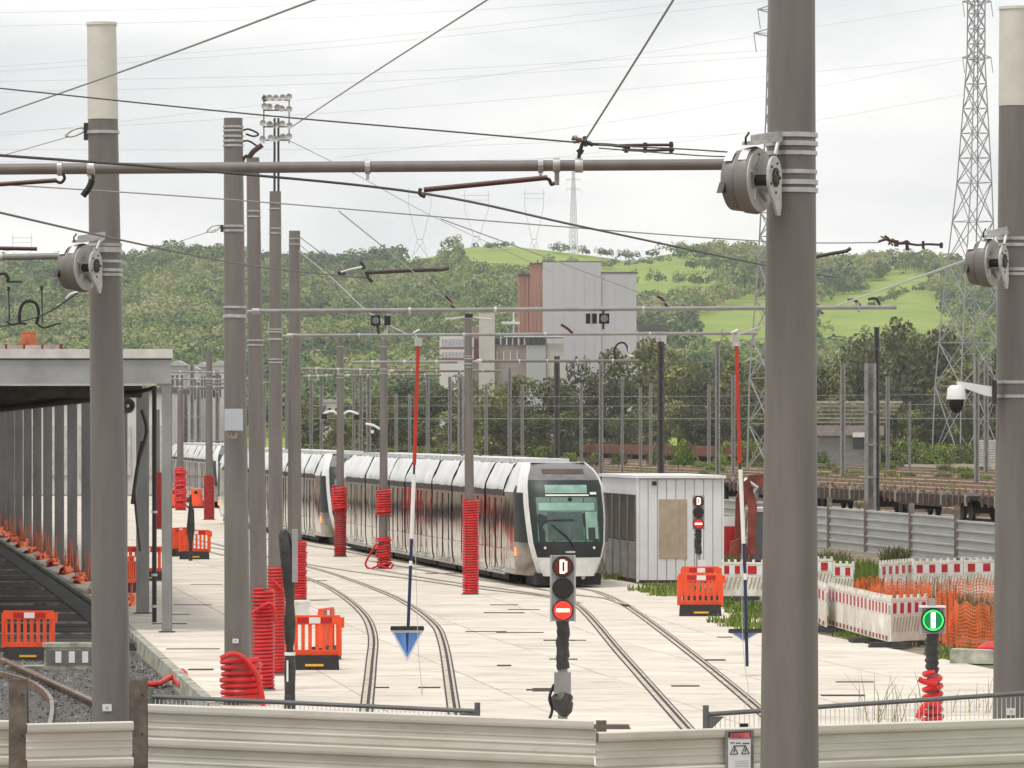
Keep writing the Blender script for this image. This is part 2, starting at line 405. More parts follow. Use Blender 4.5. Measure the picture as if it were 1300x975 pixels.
for px, py in ((775, 923), (697, 876)):
    p = G(px, py); s = MB(p); s.bb((p.x-.3,p.y-.55,.003),(p.x+.3,p.y+.55,.009)); 
    o = s.build('manhole_cover', m_rust); tag(o, 'rusty square cover just behind the cream hoarding' if py > 900 else 'rusty square cover beside the near signal post', 'cover')
    for k in range(5):
        s = MB(p); s.bb((p.x-.28,p.y-.5+k*.21,.009),(p.x+.28,p.y-.4+k*.21,.014)); o2 = s.build('cover_bar', m_slot, o); o2.location = (0,0,0)

# ------------------------------------------------------------------ hills and far wood
RIDGE = [(-900,345),(-200,338),(60,338),(150,336),(215,322),(300,324),(350,334),(440,334),(520,328),(560,322),(585,312),(650,313),(700,319),(760,326),
         (800,332),(850,322),(950,322),(1000,330),(1060,338),(1110,334),(1160,330),(1200,338),(1300,345),(2000,350)]
Y0H, Y1H = 1150.0, 2600.0
def hill_pt(px, t):
    rr = interp(RIDGE, px); py = 571 + (rr - 571) * t
    Y = Y0H + (Y1H - Y0H) * t ** 1.15
    p = P(px, py, Y); return p, py
FIELDS = [[(583,310),(700,310),(790,331),(790,339),(690,338),(610,332),(586,322)],
          [(690,339),(770,335),(860,332),(985,336),(985,356),(890,362),(805,370),(760,364)],
          [(880,404),(930,388),(990,378),(990,432),(885,428)],
          [(1030,392),(1085,374),(1130,352),(1175,345),(1196,350),(1186,372),(1200,392),(1215,402),(1160,428),(1030,426)],
          [(500,326),(560,316),(560,326),(520,332)]]
HOLES = [[(1180,352),(1260,340),(1300,400),(1195,398)], [(905,352),(925,345),(975,352),(975,378),(915,386)], [(915,338),(940,332),(960,352),(918,350)]]
def inpoly(x, y, poly):
    c = False; n = len(poly)
    for i in range(n):
        (x0, y0), (x1, y1) = poly[i], poly[i-1]
        if (y0 > y) != (y1 > y) and x < (x1-x0)*(y-y0)/(y1-y0)+x0: c = not c
    return c
def infield(px, py): return any(inpoly(px, py, f) for f in FIELDS)
def hill_mat():
    m = bpy.data.materials.new('meadow'); m.use_nodes = True; t = m.node_tree; b = t.nodes['Principled BSDF']; n = t.nodes.new; l = t.links.new
    b.inputs['Roughness'].default_value = .95; b.inputs['Specular IOR Level'].default_value = .1
    co = n('ShaderNodeTexCoord'); a = n('ShaderNodeTexNoise'); a.inputs['Scale'].default_value = .03; a.inputs['Detail'].default_value = 12; a.inputs['Roughness'].default_value = .78
    l(co.outputs['Object'], a.inputs['Vector']); r = n('ShaderNodeValToRGB'); e = r.color_ramp.elements
    e[0].position = .35; e[0].color = (.185, .265, .055, 1); e[1].position = .65; e[1].color = (.31, .365, .10, 1)
    l(a.outputs['Fac'], r.inputs[0]); l(r.outputs[0], b.inputs['Base Color']); return m
hm = MB(); pxs = list(range(-900, 2001, 25)); ts = [i / 40 for i in range(41)]
nx = len(pxs)
for t in ts:
    for px in pxs:
        p, py = hill_pt(px, t); p.z += 1.5 * noise.noise(p * .01) * t; hm.v.append(p)
for px in pxs:                                         # the far side falls away
    p, py = hill_pt(px, 1.0); hm.v.append(p + V((0, 350, -70)))
for i in range(len(ts)):
    for j in range(nx - 1): hm.f.append((i*nx+j, i*nx+j+1, (i+1)*nx+j+1, (i+1)*nx+j)); hm.mi.append(0)
struct(hm.build('hills', hill_mat(), smooth=True))

def leaf_cloud(name, cen, nrm, size, tint, mat, parent=None, loc=(0,0,0), aspect=.75, seed=0):
    """many small leaf-sized quads; numpy arrays cen (n,3), nrm (n,3), size (n,), tint (n,)"""
    rg = np.random.default_rng(seed); n = len(cen)
    nrm = nrm / (np.linalg.norm(nrm, axis=1, keepdims=True) + 1e-9)
    r = rg.normal(size=(n, 3)); a = np.cross(nrm, r); a /= (np.linalg.norm(a, axis=1, keepdims=True) + 1e-9); b = np.cross(nrm, a)
    a = a * size[:, None] * .5; b = b * size[:, None] * .5 * aspect
    q = np.stack([cen - a*.9, cen - b, cen + a, cen + b], 1).reshape(-1, 3)      # a leaf-like lozenge
    me = bpy.data.meshes.new(name)
    me.vertices.add(4 * n); me.vertices.foreach_set('co', q.astype(np.float32).ravel())
    me.loops.add(4 * n); me.loops.foreach_set('vertex_index', np.arange(4 * n, dtype=np.int32))
    me.polygons.add(n); me.polygons.foreach_set('loop_start', np.arange(0, 4 * n, 4, dtype=np.int32))
    me.polygons.foreach_set('loop_total', np.full(n, 4, dtype=np.int32))
    me.update(calc_edges=True)
    at = me.attributes.new('tint', 'FLOAT', 'FACE'); at.data.foreach_set('value', np.clip(tint, 0, 1).astype(np.float32))
    me.materials.append(mat); ob = bpy.data.objects.new(name, me); C.objects.link(ob)
    ob.parent = parent; ob.location = loc; return ob
def ramp_leaf(name, stops, trans=.2):
    m = leafmat(name, stops[0][1], stops[-1][1], trans=trans)
    e = [x for x in m.node_tree.nodes if x.type == 'VALTORGB'][0].color_ramp.elements
    e[0].position = stops[0][0]; e[-1].position = stops[-1][0]
    for p, c in stops[1:-1]: x = e.new(p); x.color = (*c, 1)
    return m
m_forest = ramp_leaf('far_forest_leaves', [(0, (.10,.105,.095)), (.25, (.075,.112,.055)), (.48, (.135,.195,.068)), (.72, (.23,.29,.085)), (1, (.34,.33,.17))])
rg = np.random.default_rng(3)
trees = []
tries = 0
while tries < 26000:
    tries += 1
    px = R.uniform(-90, 1390); t = R.random() ** .8
    p, py = hill_pt(px, t)
    f = infield(px, py)
    if py > 556: continue
    h = R.uniform(6.0, 11) * (.75 if t > .9 else 1.0)
    tp = py - h * F / p.y
    f = f or infield(px, tp) or infield(px, (tp + py) / 2)
    if any(inpoly(px, py, q) for q in HOLES[:2]): f = False
    if f and R.random() > .006: continue
    if not f and len(trees) > 14500: break
    # keep the trees thinner at the ridge above the meadows
    if 590 < px < 840 and py < 333 and R.random() < .93: continue
    nz = noise.noise(V((p.x * .016, p.y * .006, 1.7))) + .5 * noise.noise(V((p.x * .06, p.y * .02, 5.1)))
    trees.append((p.x, p.y, p.z, h, 1.7 + 3.4 * R.random() ** 1.5, .44 + .55 * nz + R.gauss(0, .24)))
def t_of(px, py): return (py - 571) / (interp(RIDGE, px) - 571)
for (x0, y0, x1, y1, n_, hh) in ((690,321,800,331,26,5.5),(765,342,850,336,18,5),(850,346,975,344,34,6.5),(915,352,965,356,26,7),(1105,390,1192,362,30,3.2),(600,318,655,317,10,4),(820,362,900,366,24,7),(1050,378,1100,372,12,5)):
    for _ in range(n_):
        k_ = R.random(); px = x0+(x1-x0)*k_; p, py = hill_pt(px, t_of(px, y0+(y1-y0)*k_ + R.uniform(-.8,.8)))
        trees.append((p.x, p.y, p.z, hh*R.uniform(.6,1.15), R.uniform(1.1,2.6), .28 + R.gauss(0,.18)))
T = np.array(trees); nT = len(T); K = 60
u = rg.normal(size=(nT, K, 3)); u[:, :, 2] = np.abs(u[:, :, 2]) * .9 - .25; u[:, :, 1] -= .25
u /= np.linalg.norm(u, axis=2, keepdims=True)
rad = T[:, 4][:, None] * (0.78 + .3 * rg.random((nT, K)))
cen = np.stack([T[:, 0][:, None] + u[:, :, 0] * rad, T[:, 1][:, None] + u[:, :, 1] * rad, T[:, 2][:, None] + T[:, 3][:, None] * .55 + u[:, :, 2] * T[:, 3][:, None] * .48], 2)
nr = u + rg.normal(size=u.shape) * .45
fo = leaf_cloud('hillside_wood', cen.reshape(-1, 3), nr.reshape(-1, 3), (T[:, 4][:, None] * (.30 + .30 * rg.random((nT, K)))).ravel(),
    (T[:, 5][:, None] + rg.normal(size=(nT, K)) * .05).ravel(), m_forest, seed=1)
struct(fo, 'stuff'); tag(fo, 'mixed green woodland covering the hillside behind the yard', 'woodland')

# ------------------------------------------------------------------ trees and bushes of the railway yard
m_leafd = ramp_leaf('yard_tree_leaves', [(0, (.065,.064,.044)), (.4, (.125,.135,.058)), (.75, (.205,.225,.075)), (1, (.33,.34,.10))])
m_leafy = ramp_leaf('bright_bush_leaves', [(0, (.06,.09,.02)), (.5, (.13,.19,.035)), (1, (.26,.30,.06))])
m_bark = M('bark', (.09, .075, .06), .9, var=.3, scale=3)
def tree_proto(seed, hgt=16., wid=6.5, nq=3400, leaf=.62, mat=None):
    rg = np.random.default_rng(seed); rr = random.Random(seed)
    root = bpy.data.objects.new('yard_tree', None); C.objects.link(root)
    blobs = []
    for i in range(14):
        a = rr.uniform(0, 6.28); d = rr.uniform(0, .62) * wid; z = rr.uniform(.14, .86) * hgt; s = rr.uniform(.26, .44) * wid * (1.15 - .5 * abs(z / hgt - .55))
        blobs.append((math.cos(a) * d, math.sin(a) * d, z, s))
    cs = []; ns = []; tn = []
    for (x, y, z, s) in blobs:
        k = int(nq / len(blobs)); u = rg.normal(size=(k, 3)); u /= np.linalg.norm(u, axis=1, keepdims=True); q = .45 + .62 * rg.random((k, 1)) ** .6
        cs.append(np.array([x, y, z]) + u * q * s * np.array([1, 1, .82])); ns.append(u + rg.normal(size=(k, 3)) * .6)
        tn.append(np.full(k, .4 + rr.gauss(0, .14)) + rg.normal(size=k) * .13)
    leaf_cloud('crown', np.concatenate(cs), np.concatenate(ns), leaf * (.55 + .8 * rg.random(len(np.concatenate(cs)))), np.concatenate(tn), mat or m_leafd, root, seed=seed)
    t = MB(); t.path([(0,0,-.3),(.1,.05,hgt*.2),(.0,.1,hgt*.45),(.15,0,hgt*.8)], [.34,.28,.2,.05], 8)
    for (x, y, z, s) in blobs: t.path([(0,.05,hgt*rr.uniform(.2,.4)), (x*.5, y*.5, z*.72), (x, y, z)], [.13,.08,.03], 5)
    t.build('trunk', m_bark, root, smooth=True)
    return root
protos = [tree_proto(11), tree_proto(12, 17, 5.6), tree_proto(13, 15, 7.4), tree_proto(14, 16, 6.2, mat=m_leafd)]
def dims(i): return ((16, 6.5), (17, 5.6), (15, 7.4), (16, 6.2))[i]
used_p = set()
def tree_at(px, top, wpx, Y, i, label, group, name='yard_tree', z0=0.0):
    hgt, wid = dims(i); h = ZP(top, Y) - z0; w = wpx * Y / F
    sc = (w / (2 * wid * .92), w / (2 * wid * .92), h / (hgt * 1.02))
    if i not in used_p:
        used_p.add(i); o = protos[i]; o.location = (XP(px, Y), Y, z0); o.rotation_euler = (0, 0, R.uniform(0, 6)); o.scale = sc; tag(o, label, 'tree', group); return o
    o = place(protos[i], (XP(px, Y), Y, z0), R.uniform(0, 6), label, group, sc); o['category'] = 'tree'; return o
tl = [(398,500,60,850),(440,497,60,860),(470,488,62,840),(505,478,66,850),(540,480,60,860),(572,470,64,850),(612,470,70,830),(650,470,64,850),(690,470,70,840),(722,466,60,830),
      (752,450,70,840),(790,434,80,850),(828,418,86,900),(862,430,80,880),(898,440,76,860),(935,446,70,850),(965,455,64,860),(1052,432,74,840),(1090,416,84,850),(1135,394,92,900),
      (1178,404,86,880),(1215,432,80,870),(1255,436,80,880),(1295,430,90,880),(1330,440,80,880)]
for k, (px, top, w, Y) in enumerate(tl):
    tree_at(px, top, w * 1.25, Y, k % 4, 'dark leafy tree in the belt behind the railway yard', 'tree belt behind the railway yard')
for k in range(26):                                   # the lower second row that closes the belt
    px = 400 + k * 36 + R.uniform(-9, 9)
    tree_at(px, R.uniform(494, 520), R.uniform(62, 80), R.uniform(740, 800), (k * 3 + 1) % 4, 'low shrubby tree along the foot of the tree belt', 'low trees at the foot of the belt')
def bush_proto(seed, mat):
    rg = np.random.default_rng(seed); root = bpy.data.objects.new('bush', None); C.objects.link(root); n = 900
    u = rg.normal(size=(n, 3)); u[:, 2] = np.abs(u[:, 2]); u /= np.linalg.norm(u, axis=1, keepdims=True); q = .5 + .55 * rg.random((n, 1))
    lump = 1 + .25 * np.sin(u[:, :1] * 5 + seed) * np.cos(u[:, 1:2] * 4)
    leaf_cloud('foliage', u * q * lump, u + rg.normal(size=(n, 3)) * .7, .10 + .13 * rg.random(n), .5 + .2 * rg.normal(size=n), mat, root, seed=seed)
    t = MB()
    for k in range(6): t.path([(0,0,-.1),(R.uniform(-.5,.5), R.uniform(-.5,.5), .7)], [.04,.015], 5)
    t.build('stems', m_bark, root); return root
bp = [bush_proto(5, m_leafy), bush_proto(6, m_leafd)]; bused = set()
def bush_at(px, base, top, wpx, i, label, Y=None, group='bushes on the railway ground'):
    Y = Y or GY(base); h = (base - top) * Y / F; w = wpx * Y / F / 2; z = ZP(base, Y)
    if i not in bused: bused.add(i); o = bp[i]; o.location = (XP(px, Y), Y, z)
    else: o = place(bp[i], (XP(px, Y), Y, z), R.uniform(0, 6))
    o.scale = (w, w, h); tag(o, label, 'bush', group); return o
bush_at(688,582,566,40,0,'bright yellow-green bush right behind the leading tram roof', 700)
bush_at(868,590,560,36,0,'rounded green bush between the dark yard poles above the kiosk', 600)
for px, b, tp, w, i in ((756,590,572,24,1),(785,590,574,24,1),(832,590,570,26,1),(724,586,574,22,0)):
    bush_at(px, b, tp, w, i, 'small rounded bush between the sidings behind the tram', 620)
for k, px in enumerate(range(905, 1290, 13)):
    bush_at(px, 590, R.uniform(556, 575), 40, 0 if k % 3 else 1, 'low yellow-green scrub at the foot of the wooded bank', 660 + R.uniform(-20, 20))
for k, px in enumerate(range(600, 860, 22)):
    bush_at(px, 576, R.uniform(556, 564), 34, k % 2, 'low scrub behind the rust red wagons', 830)
for k, px in enumerate(range(395, 600, 17)):
    bush_at(px, 580, R.uniform(562, 570), 32, k % 2, 'low scrub on the verge seen over the tram roofs', 720)

for k in range(34):
    px = R.uniform(890, 1290); base = R.uniform(588, 610); bush_at(px, base, base - R.uniform(4, 10), R.uniform(16, 36), 0 if k % 3 else 1, 'small scrub clump growing between the railway sidings')

# ------------------------------------------------------------------ masts with their cross arms
def band(mb, c, r, z, t=.016, h=.028):
    mb.lathe([(r, z-h/2), (r+t, z-h/2), (r+t, z+h/2), (r, z+h/2), (r, z-h/2)], 24, (c[0], c[1], 0))
def lean_x(base, top, z): return base + (top - base) * (z / top.z) if False else base.lerp(top, z / max(.01, top.z))
def mast(label, pxb, pxt, ptop, Y, r0, r1, white=None, bands=(), arm=None, group='overhead line masts', plate=None, mat=None, n=32):
    base = V((XP(pxb, Y), Y, 0)); top = P(pxt, ptop, Y)
    t = thing('overhead_line_mast', label, 'mast', base, 0, group); mat = mat or m_pole
    at = lambda z: base.lerp(top, z / top.z); rad = lambda z: r0 + (r1 - r0) * z / top.z
    m = MB(base); zs = [-.05, .3, 2, 4, 6, top.z] if white is None else [-.05, .3, 2, 4, 6, ZP(white, Y)]
    zs = [z for z in zs if z <= (top.z if white is None else ZP(white, Y))] 
    if white is None and zs[-1] != top.z: zs.append(top.z)
    if white is not None and zs[-1] != ZP(white, Y): zs.append(ZP(white, Y))
    def col(mb, zz):
        vs = []; fs = []
        for z in zz:
            c = at(z); r = rad(z)
            for j in range(n): a = 2*math.pi*j/n; vs.append((c.x + r*math.cos(a), c.y + r*math.sin(a), z))
        for i in range(len(zz)-1):
            for j in range(n): fs.append((i*n+j, i*n+(j+1)%n, (i+1)*n+(j+1)%n, (i+1)*n+j))
        fs.append(tuple(range((len(zz)-1)*n, len(zz)*n))); mb.add(vs, fs)
    col(m, zs); m.build('pole', mat, t, smooth=True)
    if white is not None:
        w = MB(base); z0 = ZP(white, Y); r_ = rad; rad2 = r_
        zz = [z0 + .003, top.z]; vs = []; fs = []
        for z in zz:
            c = at(z); r = rad(z) + .004
            for j in range(n): a = 2*math.pi*j/n; vs.append((c.x + r*math.cos(a), c.y + r*math.sin(a), z))
        fs = [(j, (j+1)%n, n+(j+1)%n, n+j) for j in range(n)] + [tuple(range(n, 2*n)), tuple(range(n-1,-1,-1))]
        w.add(vs, fs); o = w.build('cream_top', m_cream, t, smooth=True)
        c = MB(base); c.lathe([(0, top.z+.012), (rad(top.z)+.012, top.z+.012), (rad(top.z)+.014, top.z-.02)], n, (at(top.z).x, base.y, 0)); c.build('cap', m_cream, o)
    for py in bands:
        z = ZP(py, Y); b = MB(base); band(b, at(z), rad(z), z, .014*max(.6, r0/.2), .03*max(.7, r0/.2)); b.build('clamp_band', m_galv, t, smooth=True)
    bp_ = MB(base); bp_.lathe([(0,.03),(r0*1.7,.03),(r0*1.7,-.02)], 16, (base.x, base.y, 0)); bp_.build('base_flange', m_poleb, t)
    if plate:
        z = ZP(plate[1], Y); c = at(z); q = MB(base); q.box((XP(plate[0], Y), c.y - rad(z) - .004, z), (.10, .012, .075)); pl = q.build('number_plate', m_label, t)
        q = MB(base); q.box((XP(plate[0], Y), c.y - rad(z) - .011, z), (.03, .004, .03)); q.build('plate_mark', m_galv, pl)
    if arm:
        (ax0, ay0, ax1, ay1, ar) = arm[:5]; yo = arm[5] if len(arm) > 5 else 0
        p0 = P(ax0, ay0, Y + yo); p1 = P(ax1, ay1, Y + yo)
        q = MB(base); q.tube(p0, p1, ar, n=16); ao = q.build('cross_arm', m_poleb if ar < .04 else m_pole, t, smooth=True)
        # attachment: insulator and fork to the pole
        z = p0.z if abs(p0.x - base.x) < abs(p1.x - base.x) else p1.z
        e = p0 if abs(p0.x - base.x) < abs(p1.x - base.x) else p1
        f = at(z); d = 1 if e.x > f.x else -1; r = rad(z)
        q = MB(base); q.path([(f.x + d*r, f.y, z), (f.x + d*(r + .08), f.y, z), (e.x, e.y, e.z)], ar*.55, 8); q.build('arm_fork', m_galv, ao)
        q = MB(base); L_ = (V((e.x, e.y, e.z)) - V((f.x + d*r, f.y, z)))
        for k in range(4):
            pp = V((f.x + d*r, f.y, z)) + L_ * (.45 + k*.13); q.tube(pp, pp + L_.normalized()*.03, ar*1.35, n=12)
        q.build('insulator', m_brown if ar < .03 else m_galv, ao)
        for s in (-1, 1):
            b = MB(base); band(b, at(z + s*.07), rad(z), z + s*.07, .012, .03); b.build('clamp_band', m_galv, t)
        # small saddles along the arm
        for k in range(1, 5):
            pp = p0.lerp(p1, (k + R.uniform(-.3,.3)) / 5); dv = (p1 - p0).normalized()
            b = MB(base); b.tube(pp - dv*.02, pp + dv*.02, ar*1.3, n=12); b.bb((pp.x-.012, pp.y-.012, pp.z-ar*2.3), (pp.x+.012, pp.y+.012, pp.z-ar)); b.build('saddle_clamp', m_galv, ao)
    return t
mast('big taupe mast in front of the hoarding carrying the thick top arm', 1001, 1006, -170, 36.5, .235, .165, bands=(172,183,232,242), arm=(-420,217.5,960,208.5,.042,.18), n=48)
mast('taupe mast with cream top behind the cream hoarding at the ballast', 144, 129, 30, 53.4, .222, .156, white=152, bands=(311,319,343,349,168), arm=(-420,334,112,324.5,.036,.16), plate=(138,897), n=40)
mast('taupe mast with cream top carrying the white dome camera', 1285, 1288, 10, 53.0, .222, .160, white=135, bands=(303,311,342,348,485,503), plate=(1281,902), n=40)
mast('taupe mast with grey junction box and a short loose red hose at its foot', 302, 296, 150, 82, .226, .158, bands=(161,166,173,179,185,287,293,390,402), arm=(330,395,1138,390,.037), plate=(300,813), n=36)
mast('slimmer taupe mast squeezed between two thicker ones, tall red coil at its foot', 330, 321, 200, 86, .165, .115, bands=(432,438,268,275))
mast('taupe mast carrying the arm with both hanging sticks', 350, 349.5, 243, 91.4, .150, .108, bands=(258,265,290,296,418,430,456,460), arm=(372,426,962,423,.030))
mast('taupe mast behind the wrapped signal with red coil at its foot', 374, 374, 293, 131, .195, .150, bands=(303,310,424), n=24)
mast('taupe mast with tall even red coil in front of the leading tram', 597, 594, 398, 135.8, .145, .105, bands=(404,452,466), arm=(612,458.5,811,458,.042), n=20)
mast('taupe mast with loosened red coil and hanging loops beside the tram', 487, 487, 430, 161, .145, .115, bands=(470,440), arm=(500,471,636,471,.042), n=20)
mast('taupe mast with crumpled red coil beside the gap between two trams', 432, 432, 430, 176, .150, .118, bands=(476,440), arm=(444,477,560,476,.042), n=20)
mast('slim distant mast beside the farthest tram with dark red sleeve', 265.5, 265.5, 447, 248, .20, .16, bands=(480,), arm=(272,487,380,486,.05), n=16)
mast('slim distant mast with bright red crumpled wrap left of the farthest tram', 229, 229, 480, 277, .20, .16, arm=(236,493,330,492,.05), n=16)
mast('thin distant mast glimpsed between the two thick masts', 365, 365, 470, 215, .12, .09, n=16)
# the long second arms of the same row (to the left of the masts)
def loose_arm(label, a, b, Y, r=.035):
    p, q = P(*a, Y), P(*b, Y); t = thing('span_tube', label, 'tube', ((p+q)/2).to_tuple(), 0, 'overhead span tubes'); m = MB(t.location); m.tube(p, q, r, n=12); m.build('tube', m_poleb, t, smooth=True)
    for k in range(3):
        c = p.lerp(q, .2 + .3*k); m = MB(t.location); d = (q-p).normalized(); m.tube(c-d*.04, c+d*.04, r*1.5, n=10); m.bb((c.x-.02,c.y-.02,c.z-.16),(c.x+.02,c.y+.02,c.z)); m.build('clamp', m_galv, t)
loose_arm('grey span tube left of the tall red coil mast', (446,460), (581,459.5), 136.2, .042)
loose_arm('grey span tube reaching across to the distant masts', (383,468), (476,470), 161.4, .04)
loose_arm('short grey span tube beside the crumpled coil mast', (385,478), (422,477), 176.4, .045)
for i, (y0, y1, yy, lb) in enumerate(((472,473,225,'upper'),(481,482,240,'middle'),(491,491,262,'lower'))):
    loose_arm(f'distant {lb} span tube between the canopy corner and the box mast', (214,y0), (286,y1), yy, .045)

# ------------------------------------------------------------------ spring tensioners on the masts
def tensioner(label, px, py, Y, s=1.0):
    c = P(px, py, Y - .12)
    t = thing('wire_tensioner', label, 'tensioner', c, math.radians(-27), 'drum tensioners on the masts'); t.scale = (s, s, s)
    m = MB(); m.lathe([(0,-.20),(.20,-.20),(.235,-.18),(.245,-.10),(.235,-.075),(.26,-.06),(.27,0.02),(.255,.05),(.235,.05)], 40, axis='X'); m.build('drum', m_drum, t, smooth=True)
    m = MB(); m.lathe([(.252,.048),(.252,.060),(.21,.062),(.10,.02),(.0,.02)], 40, axis='X'); f = m.build('face_disc', m_drumf, t, smooth=True)
    for k in range(5):
        a = k * 1.2566 + .3; m = MB(); m.bar((.03, math.cos(a)*.09, math.sin(a)*.09), (.056, math.cos(a)*.2, math.sin(a)*.2), .03, .012); m.build('web', m_drumf, f)
    m = MB(); m.tube((-.24,0,0), (.20,0,0), .045, n=16); m.build('axle', m_dkmetal, t, smooth=True)
    m = MB(); pl = []
    for k in range(22):
        a = math.radians(-52 + k * 284/21); pl.append((.165, math.cos(a)*.125, math.sin(a)*.15 + .03))
    pl = pl + [(.165, -.045, -.10), (.165, -.09, -.19)] if False else pl
    tail = [(.165, .115, -.27), (.165, .06, -.285)]
    poly = [(.165, math.cos(math.radians(a))*.13, math.sin(math.radians(a))*.17+.02) for a in range(-20, 211, 14)] + [(.165,-.07,-.13),(.165,.0,-.2),(.165,.055,-.28),(.165,.1,-.28),(.165,.125,-.2)]
    m.prism(poly, (.022, 0, 0)); sp = m.build('side_plate', m_drumf, t)
    m = MB(); 
    for k in range(7): a = k*.9; m.box((.19, math.cos(a)*.045, math.sin(a)*.06+.02), (.02,.03,.045), rx=a)
    m.build('pawl', m_dkmetal, sp)
    for k in range(5):
        a = k*1.2; m = MB(); m.tube((.186, math.cos(a)*.095, math.sin(a)*.12+.02), (.194, math.cos(a)*.095, math.sin(a)*.12+.02), .011, n=8); m.build('bolt', m_dkmetal, sp)
    for x in (-.13, .0):
        m = MB(); 
        for k in range(3):
            a0 = .60 + k*.16; r = .262 if x < -.05 else .274
            q = [(x-.035, -math.cos(a)*r, math.sin(a)*r) for a in (a0, a0+.16)] + [(x+.035, -math.cos(a)*r, math.sin(a)*r) for a in (a0+.16, a0)]
            m.add(q, [(0,1,2,3)])
        m.build('label_plate', m_label, t)
    m = MB(); m.prism([(-.03,-.16,.27),(.10,-.16,.27),(.12,.30,.33),(.0,.36,.33)], (0,0,.03)); m.prism([(.04,-.15,.30),(.06,-.15,.30),(.09,.35,.36),(.07,.35,.36)], (0,0,.05)); m.build('top_bracket', m_galv, t)
    m = MB(); m.path([(.17,.03,.20),(.15,.12,.29),(.10,.28,.32)], .016, 6); m.build('strut', m_galv, t)
    m = MB(); m.path([(.0,-.16,.28),(.02,-.2,.33),(.03,-.16,.37)], .009, 6); m.build('lifting_loop', m_dkmetal, t)
    m = MB(); m.path([(.15,.05,-.05),(.05,.3,-.05)], .03, 6); m.build('strut', m_galv, t)
    m = MB(); m.prism([(-.19,-.24,-.02),(-.19,-.30,-.11),(-.19,-.20,-.10)], (.05,0,0)); m.build('pointer', m_dkmetal, t)
    return t
tensioner('grey drum tensioner on the big mast above the thick arm end', 957, 229, 36.2, .93)
tensioner('grey drum tensioner on the cream-topped mast over the shed canopy', 104, 340, 53.0, .98)
tensioner('grey drum tensioner on the mast with the dome camera', 1255, 334, 52.6, .98)

# ------------------------------------------------------------------ red conduit coils on the masts
def coil(label, px, Y, z0, z1, Rr, tr, pitch, tail=None, jit=0.0, mat=None, seg=18, squash=1.0, name='conduit_coil', group='red conduit coils at the mast feet'):
    base = V((XP(px, Y), Y, 0)); n = int((z1 - z0) / pitch * seg); pts = []
    for i in range(n + 1):
        a = 2*math.pi*i/seg; k = i/seg; j = jit * noise.noise(V((k*.7, 3.1, px)))
        wob = jit * .5 * noise.noise(V((math.cos(a)*1.2, math.sin(a)*1.2, k*.5 + px)))
        r = Rr + j + wob
        pts.append((base.x + r*math.cos(a), base.y + r*math.sin(a)*squash, z0 + pitch*k + wob*.6))
    t = thing(name, label, 'conduit', base, 0, group); m = MB(base); m.path(pts, tr, 6); m.build('coil', mat or m_red, t, smooth=True)
    if tail:
        m = MB(base); m.path(catmull([V(P(*q, Y - Rr - tr*2.2)) for q in tail], 6), tr, 8); m.build('loose_end', mat or m_red, t, smooth=True)
    return t
coil('thick loose red hose coil with a bent end at the box mast foot', 306, 81.6, .05, .76, .31, .046, .102, tail=[(280,836),(296,830),(312,838),(325,856),(332,880),(334,900)], jit=.03)
coil('tall red corrugated coil around the slimmer mast', 333.5, 86, .03, 1.80, .185, .031, .066, tail=[(319,779),(335,768),(343,766),(348,774),(349,790)], jit=.012)
coil('tall red corrugated coil around the mast of the stick arm', 351, 91.4, .03, 2.02, .152, .028, .062, tail=[(343,734),(352,742),(360,750)], jit=.008)
coil('red corrugated coil half hidden by the wrapped signal head', 378, 131, .03, 1.60, .22, .032, .07, jit=.03)
coil('tall even red coil standing in front of the leading tram', 597.5, 135.8, .02, 2.66, .205, .030, .072, jit=.004)
c_ = coil('lower red coil of the loosened pair with loops hanging to the ground', 487, 161, .02, 1.05, .22, .035, .085, jit=.10, tail=[(478,690),(470,703),(464,716),(470,722),(482,718),(494,722),(500,716)])
coil('upper short red coil above the bare stretch of mast beside the tram', 487, 161, 1.75, 2.6, .24, .035, .085, jit=.05)
coil('crumpled red coil with flared top beside the gap between trams', 432, 176, .02, 1.7, .195, .036, .08, mat=m_redd, jit=.015)
coil('bright crumpled upper wrap above the darker coil beside the gap', 431, 176, 1.7, 2.55, .25, .045, .1, jit=.09)
coil('smooth dark red sleeve on the distant slim mast', 265.5, 248, .02, 2.25, .24, .04, .07, mat=m_redd)
coil('bright red crumpled wrap on the farthest slim mast', 229, 277, .02, 2.4, .29, .07, .12, jit=.12)
coil('thin dark red sleeve glimpsed between thick masts', 365, 215, .02, 2.4, .17, .03, .06, mat=m_redd)
coil('dark red sleeve on the pole behind the canopy columns', 199.5, 225, .02, 2.6, .20, .03, .06, mat=m_redd)
mast('thin pole behind the canopy columns wearing a dark red sleeve', 199.5, 199.5, 520, 225, .14, .12, n=12)
# the loose red hose lying by the kerb
hz = -.16
t = thing('loose_conduit', 'tangled red hose lying on the ballast beside the kerb', 'conduit', G(216, 862, hz).to_tuple())
m = MB(t.location)
m.path(catmull([G(x, y, hz + dz) for x, y, dz in ((186,868,0),(200,868,.0),(216,860,.06),(231,852,.12),(238,862,.10),(230,870,.03),(218,858,.02))], 8), .055, 8)
m.path(catmull([G(x, y, hz + dz) for x, y, dz in ((205,842,0),(216,850,.02),(226,860,.06),(234,866,.04))], 8), .04, 8)
m.build('hose', m_red, t, smooth=True)

